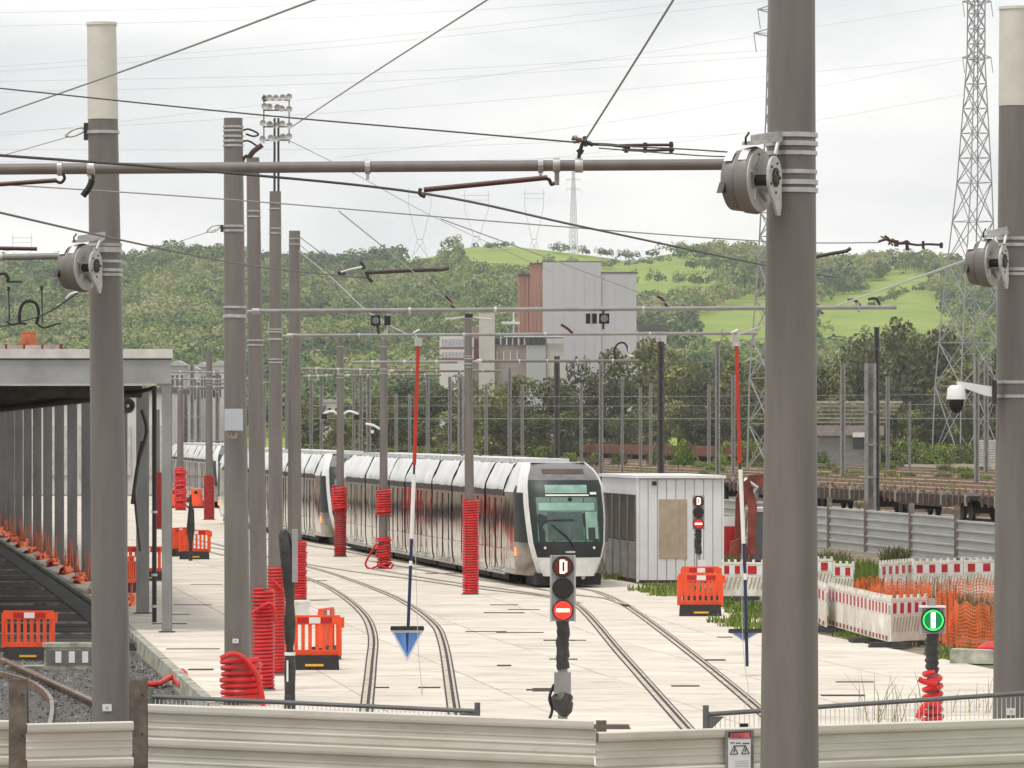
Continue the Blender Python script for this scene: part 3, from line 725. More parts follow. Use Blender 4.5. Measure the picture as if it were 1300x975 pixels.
# ------------------------------------------------------------------ front hoarding of profiled planks between H posts
def plank_profile(h):
    return [(-.018,0),(-.018,.012),(0,.03),(0,.095),(.007,.10),(.007,.115),(0,.12),(0,.165),(.007,.17),(.007,.185),(0,.19),(0,h-.105),(.045,h-.085),(.05,h-.06),(.05,h-.012),(.04,h-.004),(-.012,h)]
def hoarding_panel(label, A, B, ztop, mat, hp=.355, seam=None, group=None, n=None):
    A, B = V(A), V(B); t = thing('hoarding_fence', label, 'hoarding', ((A+B)/2).to_tuple(), 0, group)
    d = (B - A); d.z = 0; dn = d.normalized(); nr = V((dn.y, -dn.x, 0));  nr = nr if nr.y < 0 else -nr
    k = 0; z = ztop
    while z > -.02:
        h = hp; z0 = z - h
        m = MB(t.location); pr = [(o, q) for o, q in plank_profile(h)]
        vs = []; ns_ = 2 if seam is None else 3
        stops = [A, B] if seam is None else [A, A.lerp(B, seam), B]
        for p in stops:
            for o, q in pr: vs.append(V((p.x, p.y, max(-.03, z0 + q*(h+.004)/h))) + nr * o)
        for p in stops:
            for o, q in pr: vs.append(V((p.x, p.y, max(-.03, z0 + q*(h+.004)/h))) + nr * (o - .004))
        L_ = len(pr); S_ = len(stops); fs = []
        for i in range(S_-1):
            for j in range(L_-1):
                fs.append((i*L_+j, (i+1)*L_+j, (i+1)*L_+j+1, i*L_+j+1))
                q = S_*L_; fs.append((q+i*L_+j, q+i*L_+j+1, q+(i+1)*L_+j+1, q+(i+1)*L_+j))
            fs.append((i*L_+L_-1, (i+1)*L_+L_-1, S_*L_+(i+1)*L_+L_-1, S_*L_+i*L_+L_-1))
        m.add(vs, fs); m.build('plank', mat, t); z = z0; k += 1
    return t
def hpost(label, p, z, w=.17, d=.17, mat=None, group='brown hoarding posts'):
    t = thing('hoarding_post', label, 'post', (p[0], p[1], 0), 0, group)
    m = MB(t.location)
    m.bb((p[0]-w/2, p[1]-d/2, -.05), (p[0]+w/2, p[1]-d/2+.015, z)); m.build('front_flange', mat or m_hpost, t)
    m = MB(t.location); m.bb((p[0]-.008, p[1]-d/2+.015, -.05), (p[0]+.008, p[1]+d/2-.015, z-.002)); m.build('web', mat or m_hpost, t)
    m = MB(t.location); m.bb((p[0]-w/2, p[1]+d/2-.015, -.05), (p[0]+w/2, p[1]+d/2, z)); m.build('rear_flange', mat or m_hpost, t)
    for k in range(3):
        m = MB(t.location); zz = z - .15 - k*.4; m.tube((p[0]+w*.25, p[1]-d/2-.006, zz), (p[0]+w*.25, p[1]-d/2+.001, zz), .012, n=8); m.build('bolt', m_dkmetal, t)
    return t
HT = 1.7
def hp_(px, py): 
    Y = F*(H-HT)/(py-HYP); return V((XP(px, Y), Y, 0))
hoarding_panel('short cream profiled hoarding in front of the cream-topped mast by the ballast', hp_(33,919), hp_(168,916), HT, m_hoard)
hoarding_panel('long cream profiled hoarding below the curved tram track', hp_(186,894), hp_(757,915), HT, m_hoard, seam=.645)
hoarding_panel('cream profiled hoarding carrying the warning notice', hp_(757,930), hp_(1420,908)+(hp_(1420,908)-hp_(757,930))*.7, HT, m_hoard)
hoarding_panel('sliver of cream hoarding at the ballast end', hp_(-700,905), hp_(14,915), HT, m_hoard)
q = hp_(24,917); hpost('brown steel post between the two short hoardings', (q.x, q.y-.02), ZP(862, q.y), .18)
q = hp_(176,905); hpost('brown steel post at the foot of the cream-topped mast by the ballast', (q.x, q.y-.02), ZP(863, q.y), .18)
q = hp_(761,926); hpost('short brown post where the two long cream hoardings overlap', (q.x+.02, q.y+.12), ZP(916, q.y), .10)
m = MB((q.x+.1, q.y+.05, 1.2)); m.box((q.x+.16, q.y-.05, ZP(950, q.y)), (.11,.02,.28)); tag(m.build('hoarding_clamp', m_hpost), 'brown steel clamp plate at the overlap of the long hoardings', 'clamp')

# mesh barrier right behind the hoarding
def mesh_barrier(label, pa, pb, gap, endpost):
    A = P(*pa); B = P(*pb); t = thing('mesh_barrier', label, 'barrier', (A.x, A.y, 0), 0, 'mesh site barriers behind the hoarding'); o = t.location
    m = MB(o); m.tube(A, B, .024, n=8); m.build('top_rail', M('grey_tube', (.16,.16,.155), .5, .3), t, smooth=True)
    m = MB(o); L_ = (B - A).length; n = int(L_/.055)
    for i in range(n+1):
        p = A.lerp(B, i/n); m.tube((p.x, p.y, .02), (p.x, p.y, p.z-.03), .004, n=4, caps=False)
    for z in (.3, .9, 1.5): m.tube((A.x, A.y, z), (B.x, B.y, z), .005, n=4)
    w = m.build('wire_infill', m_label, t); w['kind'] = 'stuff'
    for f in endpost:
        p = A.lerp(B, f); m = MB(o); m.tube((p.x, p.y, -.03), (p.x, p.y, p.z+.09), .03, n=8); m.prism([(p.x,p.y-.01,p.z-.02),(p.x-.18 if f>.5 else p.x+.18,p.y-.01,p.z-.02),(p.x,p.y-.01,p.z-.2)],(0,.02,0)); m.build('end_post', M('grey_tube', (.16,.16,.155), .5, .3), t)
    for f in gap:
        p = A.lerp(B, f); m = MB(o); m.box((p.x, p.y-.012, p.z-.14), (.09,.02,.055)); m.build('tag', m_blk2, t)
mesh_barrier('mesh barrier with dark top rail behind the long cream hoarding', (192,884,52.4), (606,903,50.2), (.86,), (0, 1))
mesh_barrier('mesh barrier with pale top rail behind the notice hoarding', (896,907,47.9), (1820,845.5,52.1), (.048,), (0,))

# warning notice on the hoarding
a, b = hp_(757,930), hp_(1420,908); d = (b - a).normalized(); nr = V((d.y, -d.x, 0)); nr = nr if nr.y < 0 else -nr
f = (925-757)/(1420-757); c = a.lerp(b, f*1.015); c += nr*.056; rz = math.atan2(d.y, d.x); sc = c.y / F
t = thing('warning_notice', 'laminated warning notice with red header and two triangles on cream hoarding', 'notice', (c.x, c.y, ZP(952, c.y)), rz)
def nb(name, mat, x0, x1, y0, y1, dz, par): 
    m = MB(); m.bb(((x0-925)*sc, -dz-.002, (952-y1)*sc), ((x1-925)*sc, -dz, (952-y0)*sc)); return m.build(name, mat, par)
bk = nb('backing_sheet', M('grey_sleeve', (.20,.19,.18), .3, var=.3), 904, 946, 927, 1000, 0, t)
nb('paper', m_label, 908, 941, 936, 998, .004, t)
nb('header_frame', m_blk2, 908.5, 941, 929, 938.5, .004, t); nb('header', M('faded_red_print', (.55,.09,.12), .5, var=.4, scale=9), 910.5, 939.5, 930.3, 937, .008, t)
for (x0, x1, y) in ((911,917,942),(919,926.5,942.6),(929,939,943.2),(916,933,946.2)): nb('text_line', m_blk2, x0, x1, y, y+1.3, .007, t)
for i, y in enumerate((966,969,972)): nb('text_line', M('grey_print', (.4,.4,.4), .6), 918, 938, y, y+.7, .007, t)
for cx in (916.5, 933):
    m = MB(); w = 5.6*sc; hh = 10*sc; cz = (952-957)*sc; X = (cx-925)*sc
    for p, q_ in (((-w,0),(w,0)),((w,0),(0,hh*1.05)),((0,hh*1.05),(-w,0))): m.bar((X+p[0], -.010, cz+p[1]-.0), (X+q_[0], -.010, cz+q_[1]), .003, .0075)
    tri = m.build('warning_triangle', m_blk2, t); m = MB(); m.bar((X-.006,-.011,cz+.015),(X+.006,-.011,cz+.05), .003, .009); m.build('symbol', m_blk2, tri)

# ------------------------------------------------------------------ trams
def mirror_mat():
    m = bpy.data.materials.new('mirror_wrap'); m.use_nodes = True; t = m.node_tree; b = t.nodes['Principled BSDF']; n = t.nodes.new; l = t.links.new
    b.inputs['Base Color'].default_value = (.46, .42, .39, 1); b.inputs['Metallic'].default_value = 1; b.inputs['Roughness'].default_value = .06
    co = n('ShaderNodeTexCoord'); mp = n('ShaderNodeMapping'); mp.inputs['Scale'].default_value = (1.9, 1, .4); l(co.outputs['Object'], mp.inputs[0])
    nz = n('ShaderNodeTexNoise'); nz.inputs['Scale'].default_value = 1.5; nz.inputs['Detail'].default_value = 2; l(mp.outputs[0], nz.inputs['Vector'])
    bp = n('ShaderNodeBump'); bp.inputs['Strength'].default_value = .3; bp.inputs['Distance'].default_value = .05; l(nz.outputs['Fac'], bp.inputs['Height']); l(bp.outputs[0], b.inputs['Normal'])
    n2 = n('ShaderNodeTexNoise'); n2.inputs['Scale'].default_value = 2.2; n2.inputs['Detail'].default_value = 5; l(co.outputs['Object'], n2.inputs['Vector'])
    r = n('ShaderNodeValToRGB'); r.color_ramp.elements[0].position = .35; r.color_ramp.elements[0].color = (.40,.37,.35,1); r.color_ramp.elements[1].position = .65; r.color_ramp.elements[1].color = (.66,.62,.59,1)
    l(n2.outputs['Fac'], r.inputs[0]); l(r.outputs[0], b.inputs['Base Color']); return m
m_mirror = mirror_mat()
m_lowp = M('wrap_ground_reflection', (.74,.715,.68), .16, .72, var=.10, scale=1.2, bump=.25, bscale=2)  # same mirror wrap, with the bright ground's reflection painted in as paler colour
m_film = M('crinkled_silver_film', (.80, .79, .78), .32, .35, var=.10, scale=1.2, bump=.5, bscale=1.6)
m_tglass = M('tinted_glass', (.014, .022, .020), .42, var=0, spec=.35)
m_cabin = M('green_tinted_glass', (.11, .19, .155), .22, var=.25, scale=.9)
m_twhite = M('tram_white_paint', (.74, .735, .72), .25, var=.05)
m_tgrey = M('tram_grey_panel', (.16, .155, .15), .35, var=.15)
m_under = M('underframe_black', (.014, .013, .012), .7, var=.3)
m_visor = M('pale_green_blind', (.22, .37, .30), .4, var=.15)
m_lamp = M('warm_lamp', (1.0, .28, .06), .3, var=0, emit=1.4)
ROOF = 3.62
def tram_cab(t, fl, L):
    """one cab end; fl=+1 nose at x=0 pointing +x, fl=-1 the tail at x=-L"""
    a_tab = [(.30,0),(.5,.0),(.95,.03),(1.25,-.03),(2.0,-.30),(2.9,-.78),(3.2,-1.05),(3.45,-1.45),(3.62,-2.1)]
    w_tab = [(.30,.74),(.5,.80),(.85,.92),(1.3,1.03),(2.2,1.10),(3.0,1.08),(3.3,1.0),(3.62,.80)]
    side_tab = [(.30,1.28),(.9,1.325),(2.75,1.325),(3.2,1.16),(3.45,1.04),(3.62,.90)]
    zs = [.34,.5,.62,.76,.88,1.08,1.3,1.6,2.0,2.4,2.75,2.95,3.12,3.25,3.42,3.56,3.62]
    fx = lambda x: x if fl > 0 else -L - x
    def plan(z):
        a = interp(a_tab, z); w = interp(w_tab, z); sd = interp(side_tab, z)
        return [(-4.2, sd), (-3.2, sd), (-2.3 + min(0, a*.2), sd*.985), (a-1.0, (sd*.55+w*.45)+.10), (a-.62, w+.10), (a-.30, w), (a-.13, w*.80), (a-.03, w*.45), (a, 0.0)]
    rings = []
    for z in zs:
        h = plan(z); rings.append([V((fx(x), -y, z)) for x, y in h] + [V((fx(x), y, z)) for x, y in reversed(h[:-1])])
    nP = len(rings[0])
    parts = {}
    def face(key, i, j):
        parts.setdefault(key, []).append((i, j))
    for i in range(len(zs) - 1):
        z = (zs[i] + zs[i+1]) / 2
        for j in range(nP - 1):
            k = j if j < 8 else nP - 2 - j            # 0.. from the side to the centre
            if k <= 1: key = 'cab_side_panel' if z < 2.75 else 'cab_fairing'
            elif k == 2: key = ('cab_lower_skirt' if z < 1.3 else 'cab_side_window' if z < 2.9 else 'cab_fairing')
            elif k == 3: key = ('cab_lower_skirt' if z < 1.3 else 'cab_side_window' if z < 2.6 else 'white_frame')
            elif k == 4: key = 'white_frame'
            else: key = 'chin' if z < .88 else 'black_apron' if z < 1.3 else 'windscreen' if z < 3.05 else 'header_panel'
            if z < .5 and key not in ('chin',): key = 'cab_lower_skirt' if k < 4 else 'chin'
            if key.startswith('cab_') or key == 'white_frame': key = key + ('|L' if j < 8 else '|R')
            face(key, i, j)
    mats = dict(cab_side_panel=m_mirror, cab_fairing=m_film, cab_lower_skirt=M('cab_skirt_wrap', (.30,.275,.25), .15, .75, var=.3, scale=2), cab_side_window=m_tglass,
        white_frame=m_twhite, chin=m_twhite, black_apron=m_blk2, windscreen=m_tglass, header_panel=m_tgrey)
    objs = {}
    for key, fl_ in parts.items():
        m = MB(); ix = {}
        for (i, j) in fl_:
            q = []
            for (a, b) in ((i, j), (i, j+1), (i+1, j+1), (i+1, j)):
                if (a, b) not in ix: ix[(a, b)] = len(m.v); m.v.append(rings[a][b])
                q.append(ix[(a, b)])
            m.f.append(tuple(q if fl > 0 else q[::-1])); m.mi.append(0)
        nm = key.split('|')[0]; objs[key] = objs[nm] = m.build(nm, mats[nm], t, smooth=True)
    def on(z, y, off=.012):                            # a point on the nose surface
        a = interp(a_tab, z); w = interp(w_tab, z); y_ = abs(y); prof = [(0, a), (w*.45, a-.03), (w*.80, a-.13), (w, a-.30), (w+.1, a-.62)]
        return V((fx(interp(prof, y_) + off), y, z))
    def patch(name, mat, z0, z1, y0, y1, par, off=.014, ny=6, nz=3):
        m = MB()
        for i in range(nz + 1):
            for j in range(ny + 1): m.v.append(on(z0 + (z1-z0)*i/nz, y0 + (y1-y0)*j/ny, off))
        for i in range(nz):
            for j in range(ny):
                q = (i*(ny+1)+j, i*(ny+1)+j+1, (i+1)*(ny+1)+j+1, (i+1)*(ny+1)+j); m.f.append(q if fl > 0 else q[::-1]); m.mi.append(0)
        return m.build(name, mat, par, smooth=True)
    ws = objs['windscreen']
    patch('windscreen_pane', m_cabin, 1.34, 2.62, -.90, .90, ws, .013)
    patch('sun_blind', m_visor, 2.24, 2.46, -.84, .80, ws, .020); patch('destination_display', m_visor, 2.74, 2.98, -.62, .62, ws, .016)
    patch('display_bar', m_twhite, 2.66, 2.705, -.62, .66, ws, .022); patch('fleet_number', m_label, 2.70, 2.77, .70, .90, ws, .02)
    patch('interior_partition', M('dim_interior', (.055,.085,.075), .2, var=.2), 1.38, 2.2, -.62, .42, ws, .018); patch('driver_seat', M('seat_grey', (.02,.024,.024), .4), 1.38, 1.75, .56, .78, ws, .022)
    patch('interior_light_panel', m_visor, 1.42, 2.2, .50, .86, ws, .0205)
    patch('grille', M('grille_brown', (.09,.06,.05), .5, .3, var=.3), 3.30, 3.44, -.62, .62, objs['header_panel'], .02)
    m = MB(); 
    c0 = on(1.22, .12, .05); m.path([c0, on(1.5, -.1, .06), on(1.85, -.52, .07)], [.03,.022,.016], 6); m.build('wiper_arm', m_blk2, ws)
    m = MB(); m.path([on(1.95, -.70, .05), on(1.98, -.3, .05), on(1.98, .15, .05)], .014, 6); m.build('wiper_blade', m_blk2, ws)
    m = MB(); m.sphere(on(2.56, .08, .03), .07, sc=(.4, 1, 1)); m.build('rear_camera', m_blk2, ws)
    for y in (-.72, .72):
        m = MB(); m.sphere(on(1.16, y, .01), .04, sc=(.5, 1, 1)); m.build('headlight', m_label, objs['black_apron'])
    patch('badge', m_galv, 1.02, 1.07, -.14, .14, objs['black_apron'], .02)
    for s in (-1, 1):
        m = MB(); m.box((fx(-2.05), s*1.30, .95), (.45, .04, .10), rz=s*.14*fl); m.box((fx(-2.05), s*1.30, 1.08), (.16, .04, .12), rz=s*.14*fl); m.build('marker_lamp', m_lamp, objs['cab_lower_skirt'])
    m = MB(); m.bb((min(fx(-.30), fx(-2.2)), -.95, .08), (max(fx(-.30), fx(-2.2)), .95, .42)); m.build('bumper', m_under, t)
    for y in (-.42, .42): m = MB(); m.tube((fx(-.29), y, .30), (fx(-.24), y, .30), .06, n=10); m.build('buffer_pad', m_galv, t)
    m = MB(); m.add([(fx(-2.1), -.8, 3.623), (fx(-4.2), -.9, 3.623), (fx(-4.2), .9, 3.623), (fx(-2.1), .8, 3.623)], [(0,1,2,3)]); m.build('cab_roof', m_twhite, t)
def make_tram(loc, rz, label, L=49.0):
    t = thing('tram', label, 'tram', loc, rz, 'silver wrapped trams standing in a row')
    tram_cab(t, 1, L); tram_cab(t, -1, L)
    gang = [-8.0, -15.4, -20.2, -27.2, -31.6, -38.6]
    segs = []; x0 = -4.2
    for g_ in gang: segs.append((x0, g_ + .16)); x0 = g_ - .16
    segs.append((x0, -L + 4.2))
    rr = random.Random(4)
    for (xa, xb) in segs:                              # xa > xb
        n = max(3, int((xa - xb) / .5))
        for s in (-1, 1):
            m = MB(); prof = [(1.327,1.06),(1.33,1.5),(1.332,2.0),(1.325,2.62)]
            for i in range(n+1):
                x = xa + (xb - xa) * i/n
                for y, z in prof: m.v.append(V((x, s*(y + rr.uniform(-.004,.004)), z)))
            k = len(prof)
            for i in range(n):
                for j in range(k-1): q = (i*k+j, i*k+j+1, (i+1)*k+j+1, (i+1)*k+j); m.f.append(q if s < 0 else q[::-1]); m.mi.append(0)
            sp = m.build('side_panel', m_mirror, t, smooth=True)
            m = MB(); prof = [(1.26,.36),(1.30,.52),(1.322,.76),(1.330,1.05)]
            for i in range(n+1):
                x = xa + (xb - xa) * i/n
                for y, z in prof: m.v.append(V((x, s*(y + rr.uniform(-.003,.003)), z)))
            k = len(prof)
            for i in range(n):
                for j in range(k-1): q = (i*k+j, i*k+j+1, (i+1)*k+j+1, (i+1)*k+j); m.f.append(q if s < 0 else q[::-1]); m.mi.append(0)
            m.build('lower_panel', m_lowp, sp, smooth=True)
            m = MB(); m.bb((xb, min(s*1.31, s*1.338), 2.62), (xa, max(s*1.31, s*1.338), 2.80)); m.build('cant_rail', m_blk2, sp)
            m = MB(); m.bb((xb, min(s*1.25, s*1.30), .28), (xa, max(s*1.25, s*1.30), .36)); m.build('sill', m_galv, sp)
            if xa - xb > 3.6:                          # door leaves
                for f_ in (.30, .62):
                    x = xa + (xb-xa)*f_; m = MB()
                    for dx in (-.65, .65): m = MB(); m.bb((x+dx-.010, min(s*1.325, s*1.342), .45), (x+dx+.010, max(s*1.325, s*1.342), 2.55)); m.build('door_seal', m_blk2, sp)
                    m = MB(); m.bb((x-.5, min(s*1.29, s*1.35), .42), (x+.5, max(s*1.29, s*1.35), .47)); m.build('door_step', m_galv, sp)
            m = MB(); nf = n * 2; prof = [(1.335,2.80),(1.32,2.95),(1.22,3.15),(1.12,3.36),(1.03,3.55),(.95,3.60)]
            for i in range(nf+1):
                x = xa + (xb-xa)*i/nf
                for y, z in prof: m.v.append(V((x, s*(y + rr.uniform(-.016,.016)), z + rr.uniform(-.02,.02))))
            k = len(prof)
            for i in range(nf):
                for j in range(k-1): q = (i*k+j, i*k+j+1, (i+1)*k+j+1, (i+1)*k+j); m.f.append(q if s < 0 else q[::-1]); m.mi.append(0)
            m.build('roof_fairing', m_film, t, smooth=True)
        m = MB(); m.bb((xb, -.97, 3.50), (xa, .97, 3.60)); rf = m.build('roof', m_tgrey, t)
        m = MB(); m.bb((xb+.6, -.75, 3.602), (xa-.6, .75, 3.72)); m.build('roof_equipment', m_twhite, rf)
        m = MB(); m.bb((xb+.1, -1.16, .12), (xa-.1, 1.16, .38)); m.build('underframe', m_under, t)
    for g_ in gang:
        m = MB()
        for k in range(4): m.bb((g_-.155+k*.08, -1.26, .3), (g_-.155+k*.08+.05, 1.26, 2.95))
        m.bb((g_-.16, -1.2, .3), (g_+.16, 1.2, 2.9)); m.add([(g_+x, y, z) for x in (-.16,.16) for y,z in ((-1.2,2.9),(-.92,3.5),(.92,3.5),(1.2,2.9))], [(0,1,2,3),(4,7,6,5),(0,4,5,1),(1,5,6,2),(2,6,7,3)]); m.build('gangway_bellows', m_black, t)
    for x in (-3.4, -11.6, -23.6, -35.0, -L + 3.4):
        for dx in (-.9, .9):
            for s in (-1, 1):
                m = MB(); m.tube((x+dx, s*.66, .30), (x+dx, s*.80, .30), .28, n=16); m.build('wheel', m_under, t)
    m = MB(); m.tube((-21.2, -.7, 3.85), (-21.2, .7, 3.85), .02, n=6); m.path([(-20.2,.3,3.72),(-21.2,.3,3.85)], .03, 6); m.path([(-20.2,-.3,3.72),(-21.2,-.3,3.85)], .03, 6); m.build('pantograph', m_dkmetal, t)
    return t
RZT = math.atan2(-AX.y, -AX.x)
tip = V((XP(724, 141.5), 141.5, 0))
tram1 = make_tram(tip, RZT, 'leading silver wrapped tram facing the signals beside the grey kiosk')
place(tram1, tip + AX * 51.6, RZT, 'second silver wrapped tram standing right behind the leading tram')
tp = V((XP(302, 285), 285, 0))
place(tram1, tp, RZT - .02, 'farthest silver wrapped tram behind the distant red-wrapped masts')

# ------------------------------------------------------------------ shed canopy
YC = GY(803); zt, zb = ZP(443, YC), ZP(487, YC)
m_fas = M('grey_fascia', (.33, .33, .325), .6, var=.10, scale=1, dirt=(.24,.235,.225)); m_par = M('cream_parapet', (.60, .575, .53), .6, var=.08)
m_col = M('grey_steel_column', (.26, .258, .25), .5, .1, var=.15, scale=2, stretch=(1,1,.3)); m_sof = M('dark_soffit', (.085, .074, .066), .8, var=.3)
sh = thing('shed_canopy', 'grey open-sided depot canopy with row of steel columns over the pit track', 'canopy', (XP(212, YC), YC, 0)); so_ = sh.location
xr = XP(218, YC); dx = -.138
def cbox(name, mat, x1, x0, y0, y1, z0, z1, par=sh):      # a box sheared along the canopy's axis
    m = MB(so_); m.add([(x0+dx*(y0-YC),y0,z0),(x1+dx*(y0-YC),y0,z0),(x1+dx*(y1-YC),y1,z0),(x0+dx*(y1-YC),y1,z0),(x0+dx*(y0-YC),y0,z1),(x1+dx*(y0-YC),y0,z1),(x1+dx*(y1-YC),y1,z1),(x0+dx*(y1-YC),y1,z1)],
        [(0,3,2,1),(4,5,6,7),(0,1,5,4),(1,2,6,5),(2,3,7,6),(3,0,4,7)]); return m.build(name, mat, par)
cbox('fascia', m_fas, xr - .02, xr - 22, YC, YC + .12, zb, ZP(455, YC)); cbox('parapet', m_par, xr + .02, xr - 22, YC - .06, YC + .3, ZP(455, YC) + .002, zt)
cbox('parapet_drip', m_blk2, xr + .0, xr - 22, YC - .03, YC + .1, ZP(456.5, YC), ZP(455, YC)); cbox('lower_trim', M('pale_trim', (.45,.43,.41), .6), xr - .35, xr - 22, YC - .03, YC + .02, zb - .05, zb)
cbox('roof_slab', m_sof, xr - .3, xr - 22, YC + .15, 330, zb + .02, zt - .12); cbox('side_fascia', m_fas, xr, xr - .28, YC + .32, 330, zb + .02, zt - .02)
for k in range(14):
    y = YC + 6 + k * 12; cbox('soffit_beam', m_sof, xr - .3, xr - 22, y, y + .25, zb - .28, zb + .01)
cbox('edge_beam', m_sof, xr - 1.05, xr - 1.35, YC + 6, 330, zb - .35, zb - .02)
def column(y, px=None, w=.24, d=.24, x=None):
    X = XP(px, y) if px else x; m = MB(so_)
    m.bb((X-w/2, y, -.02), (X+w/2, y+.02, zb)); m.bb((X-w/2, y+d-.02, -.02), (X+w/2, y+d, zb)); m.bb((X-.012, y+.02, -.02), (X+.012, y+d-.02, zb)); c = m.build('column', m_col, sh)
    m = MB(so_); m.box((X, y+d/2, .012), (w+.14, d+.14, .024)); m.build('base_plate', m_dkmetal, c); return c
c0 = column(YC + .02, 211.5, .22); 
yc = GY(779); X0 = XP(180.5, yc)
for k in range(22):
    y = yc + k * 8.8; column(y, x=X0 + (-.140) * (y - yc), w=.30, d=.3)
m = MB(so_); X = XP(196, GY(790)); y = GY(790); m.tube((X, y, 0), (X, y, zb), .055, n=12); dp = m.build('downpipe', m_blk2, sh, smooth=True)
for z in (.35, 1.1, 2.6): m = MB(so_); m.tube((X, y, z), (X, y, z+.06), .072, n=12); m.build('pipe_collar', m_galv, dp)
m = MB(so_); m.path(catmull([P(0,517,YC+9),P(60,510,YC+8),P(112,501,YC+7),P(170,498,YC+5),P(196,492,YC+3)], 6), .05, 8); m.build('cable_bundle', m_blk2, sh)
m = MB(so_); m.path(catmull([P(168,640,yc-2),P(175,590,yc-2),P(186,548,yc-2),P(180,520,yc-2)], 6), .045, 8); m.path(catmull([P(178,700,yc-2),P(171,620,yc-2),P(180,560,yc-2)], 6), .03, 8); m.build('hanging_cable', m_dkmetal, sh)
t = thing('horn_loudspeaker', 'grey horn loudspeaker under the canopy beside the hanging cable', 'loudspeaker', P(162, 515, yc - 3)); m = MB(); m.lathe([(.05,.25),(.08,.1),(.19,-.06),(.17,-.06),(.06,.08),(0,.08)], 20, axis='Y'); m.build('horn', m_tgrey, t, smooth=True); m = MB(); m.sphere((0, .0, 0), .05); m.build('driver', m_label, t); m = MB(); m.bb((-.03,.1,.1),(.03,.18,.4)); m.build('bracket', m_dkmetal, t)
# low roof buildings behind the canopy and the reddish roof vent on top
t = thing('roof_vent', 'terracotta roof vent standing on the canopy parapet', 'vent', P(35, 441, YC + 3)); m = MB(); m.prism([(-.22,0,0),(.22,0,0),(.15,0,.32),(-.13,0,.32)], (0,.4,0)); m.build('stack', M('terracotta', (.55,.17,.08), .8, var=.25), t)
m = MB(); m.prism([(-.17,0,.325),(.19,0,.325),(.17,0,.37),(-.15,0,.37)], (0,.4,0)); m.build('cap', M('terracotta', (.55,.17,.08), .8), t)
t = thing('roof_upstand', 'pale pink roof upstand with dark gaps on top of the canopy', 'upstand', P(20, 443, YC + 2.6))
for k in range(4):
    m = MB(); m.bb((-.62+k*.42, 0, -.02), (-.25+k*.42, .3, .09)); m.build('upstand_panel', M('pink_panel', (.55,.42,.38), .7, var=.2), t); m = MB(); m.bb((-.25+k*.42, .02, -.02), (-.20+k*.42, .28, .11)); m.build('joint', M('rust_joint', (.25,.06,.04), .8), t)
# orange netting tied round the column feet
m_net = M('orange_net', (.92, .18, .045), .6, var=.15)
for k in range(0, 13):
    y = yc + k * 8.8 + (5 if k == 0 else -.3); X = X0 - .140 * (y - yc) - .2
    s = MB(V((X, y, -.1))); n = 9
    for layer in range(3):
        for i in range(n):
            for j in range(6):
                s.v.append(V((X + .1*layer + .22*noise.noise(V((i*.7,j*.8,k+layer*3))), y - 2.6 + i*.62, -.12 + j*(.07+.05*noise.noise(V((i*.9,layer,k*2)))) + .08*noise.noise(V((i*1.3,j*.9,k*1.7+layer))))))
        o_ = layer*n*6
        for i in range(n-1):
            for j in range(5):
                if R.random() < .8: s.f.append((o_+i*6+j,o_+(i+1)*6+j,o_+(i+1)*6+j+1,o_+i*6+j+1)); s.mi.append(0)
    for q in range(10):
        p0 = V((X + R.uniform(-.15,.25), y + R.uniform(-.3,.5), R.uniform(-.1,.1))); p1 = p0 + V((R.uniform(-.08,.08), R.uniform(-.2,.2), R.uniform(.4,1.1))); s.bar(p0, p1, .07, .012)
    o = s.build('crumpled_netting', m_net); struct(o, 'stuff'); tag(o, 'crumpled orange netting bunched at the canopy column feet', 'netting', 'orange netting along the canopy columns')

# ------------------------------------------------------------------ grey kiosk
yk = GY(739); A = V((XP(811, yk), yk, 0)); ux = V((math.cos(.05), math.sin(.05), 0)); uy = AX
wk, dk, hk = (917-811)*yk/F/ux.x, 6.4, ZP(606, yk)
k_ = thing('equipment_kiosk', 'pale grey panelled kiosk with dark glazed side and boarded window', 'kiosk', A)
kp = lambda a, b, z: A + ux*a + uy*b + V((0,0,z))
def kbox(name, mat, a0, a1, b0, b1, z0, z1, par=None):
    m = MB(A); m.add([kp(a,b,z) for z in (z0,z1) for a,b in ((a0,b0),(a1,b0),(a1,b1),(a0,b1))], [(0,3,2,1),(4,5,6,7),(0,1,5,4),(1,2,6,5),(2,3,7,6),(3,0,4,7)]); return m.build(name, mat, par or k_)
m_kio = M('pale_kiosk_panel', (.76,.76,.755), .5, var=.05, scale=1); m_kw = M('kiosk_trim_white', (.80,.79,.77), .5, var=.05); m_brd = M('tan_board', (.44,.36,.26), .8, var=.10, scale=3)
kbox('core', m_kio, .06, wk-.03, .06, dk, .05, hk-.05)
npn = 9
for i in range(npn):
    a0 = i*wk/npn; kbox('wall_panel', m_kio, a0+.012, a0+wk/npn-.012, 0, .055, .06, hk-.06)
kbox('corner_post', m_kw, -.07, .0, -.03, .06, 0, hk-.03); kbox('corner_post', m_kw, wk, wk+.05, -.03, .06, 0, hk-.03)
kbox('roof_slab', m_kw, -.12, wk+.10, -.12, dk+.1, hk-.03, hk+.06); kbox('plinth', m_dkmetal, -.02, wk+.02, -.02, dk, -.02, .058)
kbox('boarded_window', m_brd, .60, 1.20, -.02, -.002, ZP(709,yk), ZP(634,yk)); w_ = kbox('boarded_window', m_brd, 1.215, 1.45, -.021, -.002, ZP(709,yk), ZP(634,yk))
kbox('wall_camera', m_blk2, .40, .52, -.1, -.0, ZP(616,yk), ZP(611,yk))
kbox('side_header', m_kio, -.05, .02, .1, dk-.1, 2.62, hk-.04); kbox('side_frame', M('kiosk_frame_grey', (.23,.225,.22), .5), -.06, .03, .06, .35, .05, 2.62); kbox('side_frame', MATS['kiosk_frame_grey'], -.06, .03, dk-.35, dk-.05, .05, 2.62)
